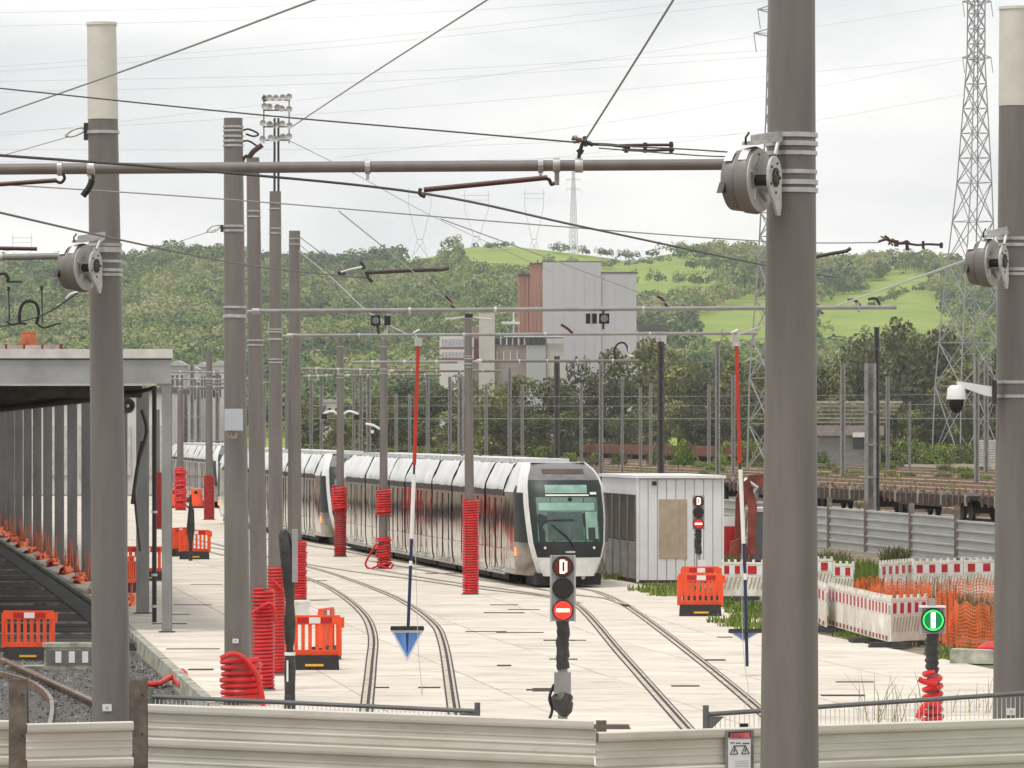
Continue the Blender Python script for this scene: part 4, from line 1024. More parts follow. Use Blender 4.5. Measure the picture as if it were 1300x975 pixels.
for i in range(4):
    b0 = .4 + i*1.36; gl = kbox('side_pane', M('dark_kiosk_glass', (.03,.031,.03), .15, var=.3), -.03, .02, b0, b0+1.26, 1.25, 2.6); kbox('mullion', MATS['kiosk_frame_grey'], -.065, .02, b0+1.26, b0+1.36, .05, 2.6)
    kbox('lower_panel', M('kiosk_lower_grey', (.34,.33,.31), .6, var=.2), -.02, .02, b0, b0+1.26, .08, 1.22, gl)

# ------------------------------------------------------------------ tram signals
m_shell = M('signal_grey', (.32,.30,.31), .5, var=.08); m_wrap = M('black_wrapping', (.035,.032,.030), .45, var=.35, scale=4, bump=.7, bscale=6)
m_lens = M('dark_lens', (.02,.016,.016), .25, var=0)
def disc(mb, x, z, y, r, n=24): mb.tube((x, y, z), (x, y-.012, z), r, n=n)
def lens(t, z, kind, s=.34):
    r = s*.43; m = MB(); m.lathe([(r*1.0,-.11*s),(r*1.12,-.11*s),(r*1.12,-.5*s),(r*1.0,-.5*s),(r*1.0,-.11*s)], 28, (0,0,z), 'Y'); hd = m.build('lens_hood', m_blk2, t, smooth=True)
    y0 = -.13*s - .11
    m = MB(); disc(m, 0, z, -.155, r*.97); lm = {'D': M('amber_dim_lens', (.10,.022,.008), .3), 'off': m_lens, 'bar': M('red_lit_lens', (.95,.03,.015), .3, emit=.9, var=0), 'green': M('green_lit_lens', (.0,.16,.05), .3, emit=.5, var=0), 'barred': M('red_sign_lens', (.62,.01,.015), .3, emit=.25, var=0)}[kind]
    ln = m.build('lens', lm, t)
    white = M('white_lit', (1,.93,.72), .4, emit=1.6, var=0)
    if kind == 'D':
        m = MB(); q = s*.06; w, h = s*.22, s*.62
        m.bb((-w/2-q/2,-.176,z-h/2),(-w/2+q*1.2,-.168,z+h/2)); m.bb((-w/2+q*1.2,-.176,z+h/2-q*1.5),(w/2-q*.4,-.168,z+h/2)); m.bb((-w/2+q*1.2,-.176,z-h/2),(w/2-q*.4,-.168,z-h/2+q*1.5)); m.bb((w/2-q*.4,-.176,z-h/2+q),(w/2+q*1.3,-.168,z+h/2-q)); m.build('letter', white, ln)
    if kind in ('bar', 'barred'): m = MB(); m.bb((-r*.72,-.176,z-r*.17),(r*.72,-.168,z+r*.17)); m.build('bar', white, ln)
    if kind == 'green': m = MB(); m.bb((-r*.2,-.176,z-r*.72),(r*.2,-.168,z+r*.72)); m.build('bar', M('cool_white_lit', (.95,1,.97), .4, emit=2.0, var=0), ln); m = MB(); m.lathe([(r*.84,-.17),(r*.98,-.17)], 32, (0,0,z), 'Y'); m.build('glow_ring', M('green_ring', (.05,.75,.12), .4, emit=.9, var=0), ln)
def signal(label, px, ybase, z0, z1, kinds, w=.35, wrap=True):
    Y = GY(ybase); t = thing('tram_signal', label, 'signal', (XP(px, Y), Y, 0), 0, 'tram signals'); n = len(kinds); h = (z1-z0)/n
    m = MB(); m.bb((-w/2,-.10,z0),(w/2,.12,z1)); hs = m.build('housing', m_shell, t); m = MB(); m.bb((-w/2-.008,-.108,z0-.008),(-w/2+.02,-.098,z1+.008)); m.bb((w/2-.02,-.108,z0-.008),(w/2+.008,-.098,z1+.008)); m.build('housing_rim', m_galv, hs)
    for i, k in enumerate(kinds): lens(t, z1 - h*(i+.5), k, min(h, w*1.02))
    m = MB(); m.tube((0,.02,-.03),(0,.02,z0), .075, n=14); m.build('post', m_shell, t, smooth=True)
    if wrap:
        m = MB(); pts = []; rs = []
        for i in range(15): z = 1.02 + (z0-1.02)*i/14; pts.append((R.uniform(-.015,.015), .02, z)); rs.append(.098 + .006*math.sin(i*1.9))
        m.path(pts, rs, 14); m.build('black_wrap', m_wrap, t, smooth=True)
    return t, Y
t, Y = signal('tall signal with lit D and red bar standing before the leading tram', 714.5, 936, ZP(788,73), ZP(705,73), ('D','off','bar'), .37)
m = MB(); m.bb((-.13,-.16,ZP(880,73)),(.12,.0,ZP(853,73))); m.build('junction_box', m_poleb, t); m = MB(); m.path([(0,-.02,ZP(908,73)),(.02,-.03,ZP(903,73)),(.0,-.05,ZP(896,73)),(-.03,-.06,ZP(888,73)),(.02,-.04,ZP(882,73)),(.0,-.02,ZP(878,73))],[.07,.12,.165,.17,.14,.09],12); m.build('cable_bag', m_wrap, t); m = MB(); m.path(catmull([(-.13,-.08,ZP(868,73)),(-.2,-.1,ZP(885,73)),(-.16,-.1,ZP(900,73)),(-.2,-.1,ZP(912,73))],5), .025, 6); m.build('cable', m_blk2, t)
t, Y = signal('smaller signal with D and red bar in front of the grey kiosk', 886.5, 748, ZP(672,140.5), ZP(629,140.5), ('D','off','barred'), .34); m = MB(); m.bb((-.02,-.14,ZP(724,Y)),(.22,-.02,ZP(711,Y))); m.build('junction_box', m_label, t)
t, Y = signal('single green lit signal on a wrapped post with red coil', 1183.5, 940, ZP(804,72.2), ZP(770,72.2), ('green',), .36); m = MB(); m.bb((-.05,-.02,ZP(770,Y)),(.05,.06,ZP(760,Y))); m.build('top_stub', m_shell, t); m = MB(); m.bb((-.19,-.15,ZP(771,Y)),(.19,.13,ZP(769,Y))); m.build('visor', m_label, t)
coil('thick red coil below the green lit signal', 1184, 72.2, .35, 1.02, .125, .042, .115, tail=[(1166,862),(1175,866),(1190,868)], jit=.02)
coil('short red coil end at the foot of the green lit signal', 1184, 72.2, .12, .36, .14, .045, .12, tail=[(1165,912),(1172,898),(1184,892),(1192,898)], jit=.04)
# signal head wrapped and turned away on the left
Y = GY(905); t = thing('wrapped_signal', 'signal turned edge-on and wrapped in black sheet beside the red coils', 'signal', (XP(368, Y), Y, 0)); zz = lambda py: ZP(py, Y)
m = MB(); pts = []; rs = []
for py, x, r in ((672,360,.05),(680,361,.10),(700,364,.115),(740,367,.10),(765,368,.07),(790,368,.10),(812,368,.085),(824,368,.055)): pts.append((XP(x,Y)-t.location.x, 0, zz(py))); rs.append(r)
m.path(pts[::-1], rs[::-1], 14); m.build('black_wrap', m_wrap, t, smooth=True); m = MB(); m.bb((XP(371,Y)-t.location.x,-.1,zz(739)),(XP(377.5,Y)-t.location.x,.15,zz(672))); m.build('housing', m_shell, t)
m = MB(); m.tube((0,0,-.03),(0,0,zz(822)),.06,n=12); po = m.build('post', m_dkmetal, t, smooth=True); m = MB(); m.path([(0,0,.02),(0,0,zz(880)),(0,0,zz(850)),(0,0,zz(832))],[.1,.085,.095,.08],12); m.build('lower_wrap', m_wrap, t, smooth=True)
m = MB(); m.tube((0,0,zz(832)),(0,0,zz(828)),.09,n=14); m.build('post_collar', m_label, po); m = MB(); m.bb((-.05,-.11,zz(865)),(-.02,-.09,zz(838))); m.build('post_label', m_label, po)
Yb = GY(712); t = thing('wrapped_post', 'slim black wrapped post beside the orange barrier behind the box mast', 'post', (XP(242, Yb), Yb, 0)); m = MB(); m.path([(0,0,0),(0,0,.6),(0,0,1.1),(.02,0,1.75),(0,0,2.0)],[.07,.07,.15,.11,.05],10); m.build('black_wrap', m_wrap, t, smooth=True); m = MB(); m.tube((0,0,1.9),(0,0,2.3),.04,n=8); m.build('post', m_dkmetal, t)

# ------------------------------------------------------------------ earthing sticks hanging from the arm
m_sred = M('red_stick', (.48,.03,.012), .4, var=.1); m_swh = M('white_stick', (.78,.76,.73), .4, var=.05); m_sbl = M('navy_stick', (.012,.022,.085), .4, var=.1); m_pen = M('blue_pennant', (.085,.21,.52), .5, var=.15, scale=4); m_penr = M('pale_pennant_edge', (.60,.64,.70), .5)
def stick(label, segs, Y, pen, edge):
    top = P(segs[0][0], segs[0][1], Y); t = thing('earthing_stick', label, 'earthing stick', top, 0, 'earthing sticks hanging from the arm'); o = t.location
    for (x0, y0, x1, y1, r, mat, nm) in segs_iter(segs): m = MB(o); m.tube(P(x0,y0,Y), P(x1,y1,Y), r, n=10); m.build(nm, mat, t, smooth=True)
    m = MB(o); m.box(top + V((0,0,.03)), (.14,.10,.16)); m.path([top + V((-.02,0,.1)), top + V((-.09,0,.2)), top + V((.03,0,.26))], .02, 6); m.build('hook_clamp', m_galv, t)
    px, py, hw, hh, tilt = pen; c = P(px, py, Y - .06); w = hw*Y/F; h = hh*Y/F
    ex = V((math.cos(edge), math.sin(edge), 0)); ez = V((0, -math.sin(tilt), math.cos(tilt))); nr = ex.cross(ez).normalized()
    f = lambda a, b, d: c + ex*a + ez*b + nr*d
    m = MB(o); m.prism([f(-w,0,0), f(w,0,0), f(0,-h,0)], nr*-.012); pn = m.build('pennant', m_penr, t)
    for d in (.004, -.018):
        m = MB(o); m.add([f(-w*.78,-h*.08,d), f(w*.78,-h*.08,d), f(0,-h*.86,d)], [(0,1,2)]); m.build('pennant_field', m_pen, pn)
        m = MB(o); m.add([f(-w*.1,-h*.09,d*1.3), f(w*.1,-h*.09,d*1.3), f(w*.03,-h*.7,d*1.3), f(-w*.03,-h*.7,d*1.3)], [(0,1,2,3)]); m.build('pennant_stripe', m_sbl, pn)
    m = MB(o); m.prism([f(-w*1.03,.0,-.03), f(w*1.03,.0,-.03), f(w*1.0,.075,-.03), f(-w*1.0,.075,-.03)], nr*.06); m.build('top_bar', m_blk2, pn)
def segs_iter(segs):
    for (a, b) in zip(segs, segs[1:]): yield (a[0], a[1], b[0], b[1], a[2], a[3], a[4])
stick('red, white and navy earthing stick with blue pennant hanging over the curved track',
  [(531,436,.036,m_sred,'red_section'),(526,590,.022,m_dkmetal,'joint'),(525.5,602,.040,m_swh,'white_section'),(522.5,684,.032,m_sbl,'navy_section'),(521.5,712,.034,m_swh,'white_collar'),(521.3,718,.032,m_sbl,'navy_section'),(518,800)], 91, (517,800,21,40,0), 0)
stick('red, white and navy earthing stick with a tilted blue pennant beside the big mast',
  [(935,436,.036,m_sred,'red_section'),(939,588,.022,m_dkmetal,'joint'),(940,596,.040,m_swh,'white_section'),(944,690,.032,m_sbl,'navy_section'),(946,728,.036,m_swh,'white_collar'),(946,736,.032,m_sbl,'navy_section'),(948.5,846)], 91, (946,802,21,34,1.15), .12)
def wire(label, pts, r=.008, mat=None, group='overhead wires', sag=0.0, k=8, name='overhead_wire', cat='wire'):
    ps = [P(*p) for p in pts]
    out = lambda q: q[0] < -5 or q[1] < -5 or q[0] > 1295        # wires go on well beyond the frame
    if out(pts[0]): ps.insert(0, ps[0] + (ps[0] - ps[1]).normalized() * min(16.0, 1.6 * (ps[0] - ps[1]).length))
    if out(pts[-1]): ps.append(ps[-1] + (ps[-1] - ps[-2]).normalized() * min(16.0, 1.6 * (ps[-1] - ps[-2]).length))
    if len(ps) == 2 and sag:
        a, b = ps; ps = [a.lerp(b, i/12) - V((0,0,sag*4*(i/12)*(1-i/12))) for i in range(13)]
    elif len(ps) > 2: ps = catmull(ps, k)
    c = sum(ps, V((0,0,0))) / len(ps); m = MB(c); m.path(ps, r*.8, 6); return tag(m.build(name, mat or m_wire, None, smooth=True), label, cat, group)
wire('thin earth cable trailing from the facing blue pennant to the rail', [(527,690,90.6),(529,760,89),(531,824,88),(535,870,86.5),(538,903,80)], .007, m_wirel, name='earth_cable', cat='cable')
wire('thin earth cable trailing from the tilted blue pennant to the rail', [(942,690,90.6),(942,780,89),(945,840,86),(950,880,82),(940,910,79)], .007, m_wirel, name='earth_cable', cat='cable')

# ------------------------------------------------------------------ overhead wires and their fittings
wire('overhead wire rising past the cream top of the ballast mast', [(-25,154,60),(190,78,44),(430,-12,33)], .011, m_wirel)
wire('overhead wire running down to the fitting above the thick arm', [(-30,109,45),(300,143,41),(560,166,38),(735,181,36.3)], .009)
wire('overhead wire leaving the box mast insulator upwards', [(372,160,72),(470,95,58),(640,-14,42)], .011, m_wirel)
wire('overhead wire rising steeply from the fitting above the thick arm', [(743,178,36.3),(800,88,33),(866,-18,29)], .010, m_wirel)
wire('thick contact wire held by the brown steady arm', [(-30,195,31),(260,217,34),(540,246,37),(740,288,43),(968,336,52),(1060,352,57)], .013)
wire('pale wire passing in front of the big mast to the bunched fittings', [(-30,232,47),(300,254,48),(640,282,49),(965,306,51),(1115,308,52.4)], .009, m_wirel)
wire('lower contact wire crossing the ballast mast to the steady arm', [(-30,263,42),(150,304,52),(310,336,66),(440,351,78),(470,353,80)], .014)
wire('upper tension wire running into the drum on the big mast', [(760,184,36.3),(880,190,36.2),(965,196,36.0)], .008); wire('lower tension wire running into the drum on the big mast', [(760,188,36.3),(880,197,36.2),(925,199,36.1)], .007)
wire('contact wire descending steeply to the arm above the facing pennant stick', [(378,318,131),(420,352,118),(470,398,104),(532,432,91)], .017, m_wirel)
wire('dark wire beside the descending contact wire', [(374,296,128),(448,352,112),(510,402,98),(560,452,92)], .014)
wire('wire from the sky to the brown end insulator on the long arm', [(430,268,70),(503,327,76),(577,389,82)], .011, m_wirel)
wire('wire crossing the brick tower to the long arm', [(560,278,70),(721,337,76),(846,385,82)], .011, m_wirel)
wire('pale stay rod from the long arm end up to the drum with the camera mast', [(1063,388,80),(1140,361,66),(1228,330,53)], .018, m_galv)
wire('pale stay rod from the stick arm end to the big mast', [(936,425,91),(968,414,80),(1000,402,62)], .02, m_galv)
wire('wire tied off at the left of the ballast mast', [(-25,205,53.4),(40,187,53.4),(106,168,53.4)], .008, m_wirel)
wire('wire tied off at the left of the box mast', [(175,326,82),(230,306,82),(278,290,82)], .011, m_wirel)
wire('low feeder wire below the ballast drum with a black jumper loop', [(-20,420,56),(20,410,56),(60,397,55),(98,372,54)], .012)
wire('wire fanning from the bare mast top across the far hill', [(382,312,131),(420,345,140),(470,395,150),(520,440,160)], .012, m_wirel)
wire('second wire fanning from the bare mast top across the sky', [(360,175,95),(440,215,110),(560,280,140),(700,345,170)], .010, m_wirel)
for i, (y0, y1, lb) in enumerate(((531.3,531.3,'bright pale green'),(515,513,'dull'),(503,500,'thin dull upper'))):
    wire(f'{lb} catenary cable strung across the railway yard', [(395,y0,560),(820,y0+.4,560),(1290,y1,560)], .055 if i == 0 else .03, m_grn if i == 0 else m_wirel, 'railway yard cables')
def fitting(label, px, py, Y, bits, name='wire_clamp', cat='clamp', mat=None, group='wire fittings'):
    c = P(px, py, Y); t = thing(name, label, cat, c, 0, group)
    for (nm, mt, kind, *a) in bits:
        m = MB()
        s = Y / F
        q = lambda p: V(((p[0]-px)*s, (p[2] if len(p) > 2 else 0), -(p[1]-py)*s))
        if kind == 'tube': m.tube(q(a[0]), q(a[1]), a[2]*s, (a[3] if len(a) > 3 else a[2])*s, n=10)
        if kind == 'path': m.path(catmull([q(p) for p in a[0]], 5), a[1]*s*.78, 7)
        if kind == 'box': m.box(q(a[0]), (a[1]*s, a[1]*s, a[2]*s))
        m.build(nm, mt, t, smooth=kind != 'box')
    return t
fitting('brown steady arm below the thick arm holding the contact wire', 705, 215, 36.5, [('rod', m_brown, 'tube', (538,241), (695,225.5), 3.4), ('end_clamp', m_dkmetal, 'path', [(534,239),(533,246),(540,250)], 3.2), ('hinge', m_dkmetal, 'path', [(690,226),(697,228),(700,234),(704,232)], 3), ('drop_bracket', m_poleb, 'box', (707,219), 6, 32), ('saddle', m_galv, 'tube', (702,209.5), (711,209.5), 9.5)], 'steady_arm', 'steady arm')
fitting('brown steady rod below the thick arm left of the cream-topped mast', 75, 226, 36.5, [('rod', m_brown, 'tube', (-30,236), (72,229), 3.0), ('hook', m_dkmetal, 'path', [(70,229),(77,232),(82,226),(78,218)], 2.6), ('saddle', m_galv, 'tube', (73,214), (79,214), 9.5)], 'steady_arm', 'steady arm')
fitting('black bottle insulator hanging from the thick arm before the cream-topped mast', 115, 225, 36.3, [('strap', m_galv, 'tube', (113,213.5), (120,213.5), 9.5), ('neck', m_dkmetal, 'path', [(117,216),(118,226),(114,232)], 3), ('bottle', m_blk2, 'path', [(117,228),(113,238),(105,249)], 5.5)], 'insulator', 'insulator')
fitting('bronze clamp assembly standing on the thick arm under three wires', 738, 190, 36.4, [('body', m_rust, 'path', [(726,175),(733,177),(739,178)], 3.8), ('body', m_dkmetal, 'path', [(739,179),(746,181),(753,184)], 3.6), ('nut', m_dkmetal, 'tube', (742,173), (744,186), 2.6), ('nut', m_galv, 'tube', (731,172), (729,182), 2.4), ('stem', m_dkmetal, 'path', [(740,180),(737,190),(735,200),(736,209)], 3.2), ('eye', m_dkmetal, 'path', [(733,190),(737,195),(740,190)], 2.6), ('saddle', m_galv, 'tube', (730,210), (740,210), 9.5), ('turnbuckle', m_dkmetal, 'path', [(752,183),(775,184),(800,187)], 2.6), ('turnbuckle', m_dkmetal, 'path', [(780,185),(815,184),(855,184)], 2.4), ('turnbuckle', m_dkmetal, 'path', [(790,190),(820,191),(856,190)], 2.4), ('pin', m_dkmetal, 'tube', (852,180), (852,194), 2.6), ('pin', m_dkmetal, 'tube', (819,181), (819,194), 2.6), ('pin', m_dkmetal, 'tube', (795,183), (795,194), 2.6)])
fitting('brown bottle insulator at the top of the box mast', 318, 190, 82, [('link', m_dkmetal, 'path', [(307,166),(316,164),(328,170),(322,173),(312,170)], 1.6), ('link', m_dkmetal, 'path', [(307,180),(316,179),(330,188)], 1.6), ('bottle', m_brown, 'path', [(316,200),(322,192),(333,184)], 4.6), ('strap', m_dkmetal, 'path', [(308,205),(312,198),(316,200)], 2.5)], 'insulator', 'insulator')
fitting('galvanised loop tying the wire to the ballast mast', 95, 167, 53.4, [('loop', m_galv, 'path', [(83,172),(92,165),(104,162),(106,167),(92,173),(83,172)], 1.8), ('plate', m_dkmetal, 'box', (109,167), 5, 22)], 'turnbuckle', 'turnbuckle')
fitting('small loop tying the wire to the box mast', 275, 289, 82, [('loop', m_galv, 'path', [(262,294),(270,287),(280,287),(272,294),(262,294)], 1.4), ('plate', m_dkmetal, 'box', (282,290), 4, 9)], 'turnbuckle', 'turnbuckle')
fitting('black jumper loop and clamps below the ballast drum', 38, 400, 55.5, [('jumper', m_blk2, 'path', [(25,411),(25,396),(30,385),(38,382),(46,386),(49,398),(46,412)], 2.6), ('clamp', m_dkmetal, 'path', [(8,408),(16,412),(24,410),(34,411)], 2), ('clamp', m_dkmetal, 'path', [(48,412),(56,416),(66,413),(77,410)], 1.8), ('rod', m_dkmetal, 'tube', (11,366), (12,408), .9), ('rod', m_dkmetal, 'tube', (53,366), (54,410), .9), ('cap', m_dkmetal, 'tube', (11,364), (11,369), 2), ('cap', m_dkmetal, 'tube', (53,363), (53,369), 2), ('clevis', m_galv, 'path', [(84,380),(90,374),(99,371)], 3)], 'jumper_loop', 'jumper')
fitting('dark clamp and stub rod left of the ballast drum', 8, 352, 55, [('clamp', m_dkmetal, 'path', [(-5,349),(5,347),(10,352),(9,357)], 3), ('rod', m_dkmetal, 'tube', (8,357.5), (28,357.5), 1.5), ('insulator', m_brown, 'tube', (-10,315), (47,316), 2.6), ('fork', m_galv, 'path', [(-5,313),(8,317),(20,314)], 2.2)])
fitting('dark steady rod with clamps before the wooded hill', 470, 347, 80, [('rod', m_dkmetal, 'tube', (467,346), (555,342), 2.6), ('clamp', m_dkmetal, 'path', [(465,345),(468,353),(473,358)], 3), ('tip', m_dkmetal, 'path', [(550,343),(562,342),(570,340)], 3.2), ('fork', m_galv, 'path', [(432,346),(445,342),(460,339)], 1.8), ('clamp', m_dkmetal, 'path', [(430,345),(434,349),(438,346)], 3), ('clamp', m_dkmetal, 'path', [(458,333),(462,338),(460,342)], 2.6)], 'steady_arm', 'steady arm')
fitting('brown end insulator standing on the long arm before the wooded hill', 572, 383, 82, [('bottle', m_brown, 'path', [(566,376),(572,383),(576,391)], 2.6)], 'insulator', 'insulator')
fitting('brown end insulator standing on the long arm beside the grey tower', 842, 382, 82, [('bottle', m_brown, 'path', [(834,376),(841,380),(847,389)], 2.6)], 'insulator', 'insulator')
fitting('brown end insulator on the stick arm before the grey tower', 725, 418, 91.2, [('bottle', m_brown, 'path', [(712,412),(719,416),(727,423)], 2.4)], 'insulator', 'insulator')
fitting('bunched rusty clamps where the pale wire ends before the camera mast', 1145, 308, 52.4, [('body', m_brown, 'path', [(1115,307),(1126,304),(1140,309),(1155,308)], 2.2), ('tail', m_rust, 'path', [(1118,300),(1126,304),(1134,312)], 1.6), ('tail', m_dkmetal, 'path', [(1123,299),(1130,305),(1128,311)], 1.6), ('tail', m_rust, 'path', [(1132,303),(1142,308),(1150,306)], 1.5), ('nut', m_dkmetal, 'tube', (1138,305), (1138,313), 3), ('nut', m_dkmetal, 'tube', (1151,305), (1152,318), 2.2), ('link', m_dkmetal, 'path', [(1152,309),(1165,311),(1178,310),(1196,311)], 2), ('pin', m_dkmetal, 'tube', (1172,306), (1172,316), 1.8), ('pin', m_dkmetal, 'tube', (1195,308), (1195,315), 2.2)])
fitting('dark insulator stub tied behind the big mast', 1058, 322, 50, [('bottle', m_dkmetal, 'path', [(1036,326),(1055,322),(1073,319),(1080,315)], 3)], 'insulator', 'insulator')
fitting('pale clamp pair on the far end of the long arm', 1098, 386, 82, [('clamp', m_dkmetal, 'path', [(1076,381),(1085,381),(1092,388)], 2.4), ('clamp', m_dkmetal, 'path', [(1102,380),(1112,379),(1117,387)], 2.4), ('clamp', m_galv, 'tube', (1088,384), (1092,396), 2.5)])
fitting('black jumper loop on the short arm end beside the grey tower', 795, 446, 135.8, [('jumper', m_blk2, 'path', [(782,457),(780,445),(784,437),(791,435),(796,440),(798,450)], 1.6), ('clamp', m_label, 'path', [(798,441),(798,450),(804,452)], 1.6)], 'jumper_loop', 'jumper')
fitting('black square detectors under the long arm before the wooded hill', 483, 407, 82, [('box', m_blk2, 'box', (477,407), 12, 13), ('box', m_blk2, 'box', (492,407), 8, 12), ('lens', m_tgrey, 'tube', (477,407,-.1), (477,407,-.12), 4.5), ('bracket', m_galv, 'tube', (491.5,392), (491.5,424), 1.2), ('stem', m_dkmetal, 'tube', (479,413), (481,424), 1.6)], 'detector', 'detector')
fitting('black square detectors under the long arm before the grey tower', 758, 405, 82, [('box', m_blk2, 'box', (746.5,404.5), 5.5, 13), ('box', m_blk2, 'box', (755,404.5), 5.5, 13), ('box', m_blk2, 'box', (767,404.5), 13, 13), ('lens', m_tgrey, 'tube', (767,404.5,-.1), (767,404.5,-.12), 4.8), ('stem', m_dkmetal, 'tube', (766,393), (766,418), 1.4), ('bracket', m_galv, 'tube', (751,394), (751,417), 1.2)], 'detector', 'detector')
for (px, py, Y, sgn, lb) in ((590,403,135,0,'twin arms'),):
    fitting('pair of slim lamp arms at the top of the tall red coil mast', px, py, Y, [('arm', m_galv, 'path', [(593,402),(580,404),(565,405)], 1.6), ('arm', m_galv, 'path', [(597,402),(610,404),(624,405)], 1.6), ('hub', m_dkmetal, 'box', (595,401), 10, 5)], 'lamp_arm', 'lamp')
fitting('white twin camera arms on the crumpled coil mast', 432, 526, 176, [('arm', m_label, 'path', [(431,528),(422,522),(411,525)], 1.9), ('arm', m_label, 'path', [(433,528),(443,522),(455,526)], 1.9), ('dome', m_blk2, 'tube', (412,526), (412,532), 3.4), ('dome', m_blk2, 'tube', (453,527), (453,533), 3.4)], 'camera_arm', 'camera')
fitting('white camera arm on the loosened coil mast', 480, 541, 161, [('arm', m_label, 'path', [(483,545),(474,540),(464,538)], 2.0), ('dome', m_label, 'tube', (473,546), (473,550), 2)], 'camera_arm', 'camera')
# junction box on its mast
Yj = 81.7; t = thing('junction_box', 'light grey junction box strapped to the mast with the long arm', 'junction box', P(298, 533, Yj)); s = Yj/F
m = MB(); m.bb((-12*s,-.24,-14*s),(11*s,-.10,14*s)); m.build('case', M('pale_box_grey', (.47,.50,.52), .5, var=.05), t); m = MB(); m.bb((-11*s,-.246,-13*s),(10*s,-.241,13*s)); m.build('lid', MATS['pale_box_grey'], t)
for k in range(3): m = MB(); m.path(catmull([((-7+k*5)*s,-.17,-14*s),((-9+k*5)*s,-.2,-19*s),((-2+k*2)*s,-.2,-23*s),((4)*s,-.16,-15*s)],5), .016, 6); m.build('cable', M('tan_cable', (.35,.27,.2), .6), t)
# dome camera
Yd = 52.8; c = P(1214, 505, Yd); s = Yd/F
t = thing('dome_camera', 'white dome camera with black lens on a bracket arm', 'camera', c)
m = MB(); m.lathe([(0,16*s),(7*s,16*s),(11*s,12*s),(12.5*s,-1*s),(12.5*s,-2*s),(0,-2*s)], 24); m.build('housing', m_label, t, smooth=True)
m = MB(); m.lathe([(9.5*s,-2*s),(9.5*s,-8*s),(7.5*s,-15*s),(4*s,-19*s),(0,-20*s)], 24); m.build('lens_dome', m_blk2, t, smooth=True)
m = MB(); m.prism([(0,-.03,20*s),(4*s,-.03,21*s),(46*s,-.03,14*s),(46*s,-.03,1*s),(36*s,-.03,3*s),(2*s,-.03,15*s)], (0,.06,0)); m.build('bracket_arm', m_label, t); m = MB(); m.bb((45*s,-.05,-8*s),(51*s,.05,22*s)); m.build('mount_plate', m_dkmetal, t)

# ------------------------------------------------------------------ orange barriers
def orange_barrier(w=1.08):
    t = bpy.data.objects.new('orange_barrier', None); C.objects.link(t); h = 1.06
    m = MB(); m.bb((-w/2,-.035,.86),(w/2,.035,1.04)); m.build('top_rail', m_orange, t); m = MB(); m.bb((-w/2+.02,-.03,.28),(w/2-.02,.03,.38)); m.build('bottom_rail', m_orange, t)
    for k in range(8):
        x = -w/2+.05+k*(w-.1)/7; m = MB(); m.bb((x-.037,-.022,.38),(x+.037,.022,.86)); m.build('slat', m_orange, t)
    for s in (-1, 1): m = MB(); m.bb((s*w/2-.03,-.04,.26),(s*w/2+.03,.04,.98)); m.build('end_post', m_orange, t)
    m = MB(); m.bb((w/2,-.03,.80),(w/2+.08,.03,1.0)); m.build('coupling_lug', m_orange, t)
    for k, mt in enumerate((m_redfl, m_label, m_redfl)):
        x0 = -w*.30 + k*w*.22; m = MB(); m.bb((x0,-.042,.885),(x0+w*.205,-.036,1.0)); m.build('reflector', mt, t)
    m = MB(); m.prism([(-w/2+.02,-.2,0),(w/2-.02,-.2,0),(w/2-.04,-.14,.28),(-w/2+.04,-.14,.28)], (0,.32,0)); m.build('black_base', m_black, t)
    m = MB(); m.bb((-.17,-.205,.07),(.2,-.19,.115)); m.build('yellow_reflector', m_yel, t); return t
obp = orange_barrier(); ofirst = [True]
def ob_at(px, py, rz, label, z=0, w=1.0):
    p = G(px, py, z)
    if ofirst[0]: ofirst[0] = False; o = obp; o.location = p; o.rotation_euler = (0,0,rz)
    else: o = place(obp, p, rz)
    o.scale = (w, 1, 1); tag(o, label, 'barrier', 'orange plastic barriers'); return o
ob_at(889, 782, .0, 'orange barrier with black base standing before the grey kiosk')
q = ob_at(889, 770, .03, 'orange barrier backing the one before the grey kiosk', w=.9)
ob_at(36, 838, -.02, 'orange barrier on the ballast at the end of the pit deck', -.25, .98)
ob_at(398, 850, .05, 'orange barrier behind the black wrapped signal', w=.95); ob_at(414, 838, 1.35, 'orange barrier set crosswise behind the wrapped signal', w=.9)
ob_at(247, 710, -.05, 'orange barrier facing out beside the slim wrapped post', w=1.0); ob_at(228, 706, 1.15, 'orange barrier set crosswise beside the slim wrapped post', w=1.2)
ob_at(184, 737, .0, 'orange barrier behind the canopy column feet', w=1.25); ob_at(170, 752, 1.2, 'orange barrier set crosswise behind the canopy column feet', w=1.0)
# low concrete block with white slots beside the pit deck barrier
p = G(92, 850, -.25); t = thing('track_end_block', 'low grey concrete block with white marks at the pit deck end', 'block', p); m = MB(); m.bb((-.55,-.25,0),(.55,.25,.46)); m.build('block', m_kerb, t); m = MB(); m.bb((-.58,-.27,.46),(.58,.27,.54)); m.build('cap', m_kerb, t); m = MB(); m.bb((-.5,-.258,.10),(.5,-.252,.40)); m.build('dark_panel', m_tgrey, t)
for k in range(3): m = MB(); m.bb((-.32+k*.27,-.266,.15),(-.2+k*.27,-.26,.38)); m.build('white_mark', m_label, t)
p = G(45, 848, -.25); m = MB(p); m.bb((p.x-.6,p.y-.3,-.25),(p.x+.5,p.y+.4,-.20)); tag(m.build('concrete_pad', m_kerb), 'flat concrete pad under the barrier on the ballast', 'pad')
# white bucket
p = G(383, 786); t = thing('white_container', 'white plastic container beside the red coil behind the wrapped signal', 'container', p + V((0,0,.0))); m = MB(); m.lathe([(0,0),(.17,0),(.2,.38),(.21,.42),(.0,.43)], 16); m.build('tub', m_white, t, smooth=True); m = MB(); m.lathe([(0,.46),(.22,.46),(.22,.41)], 16); m.build('lid', m_label, t)
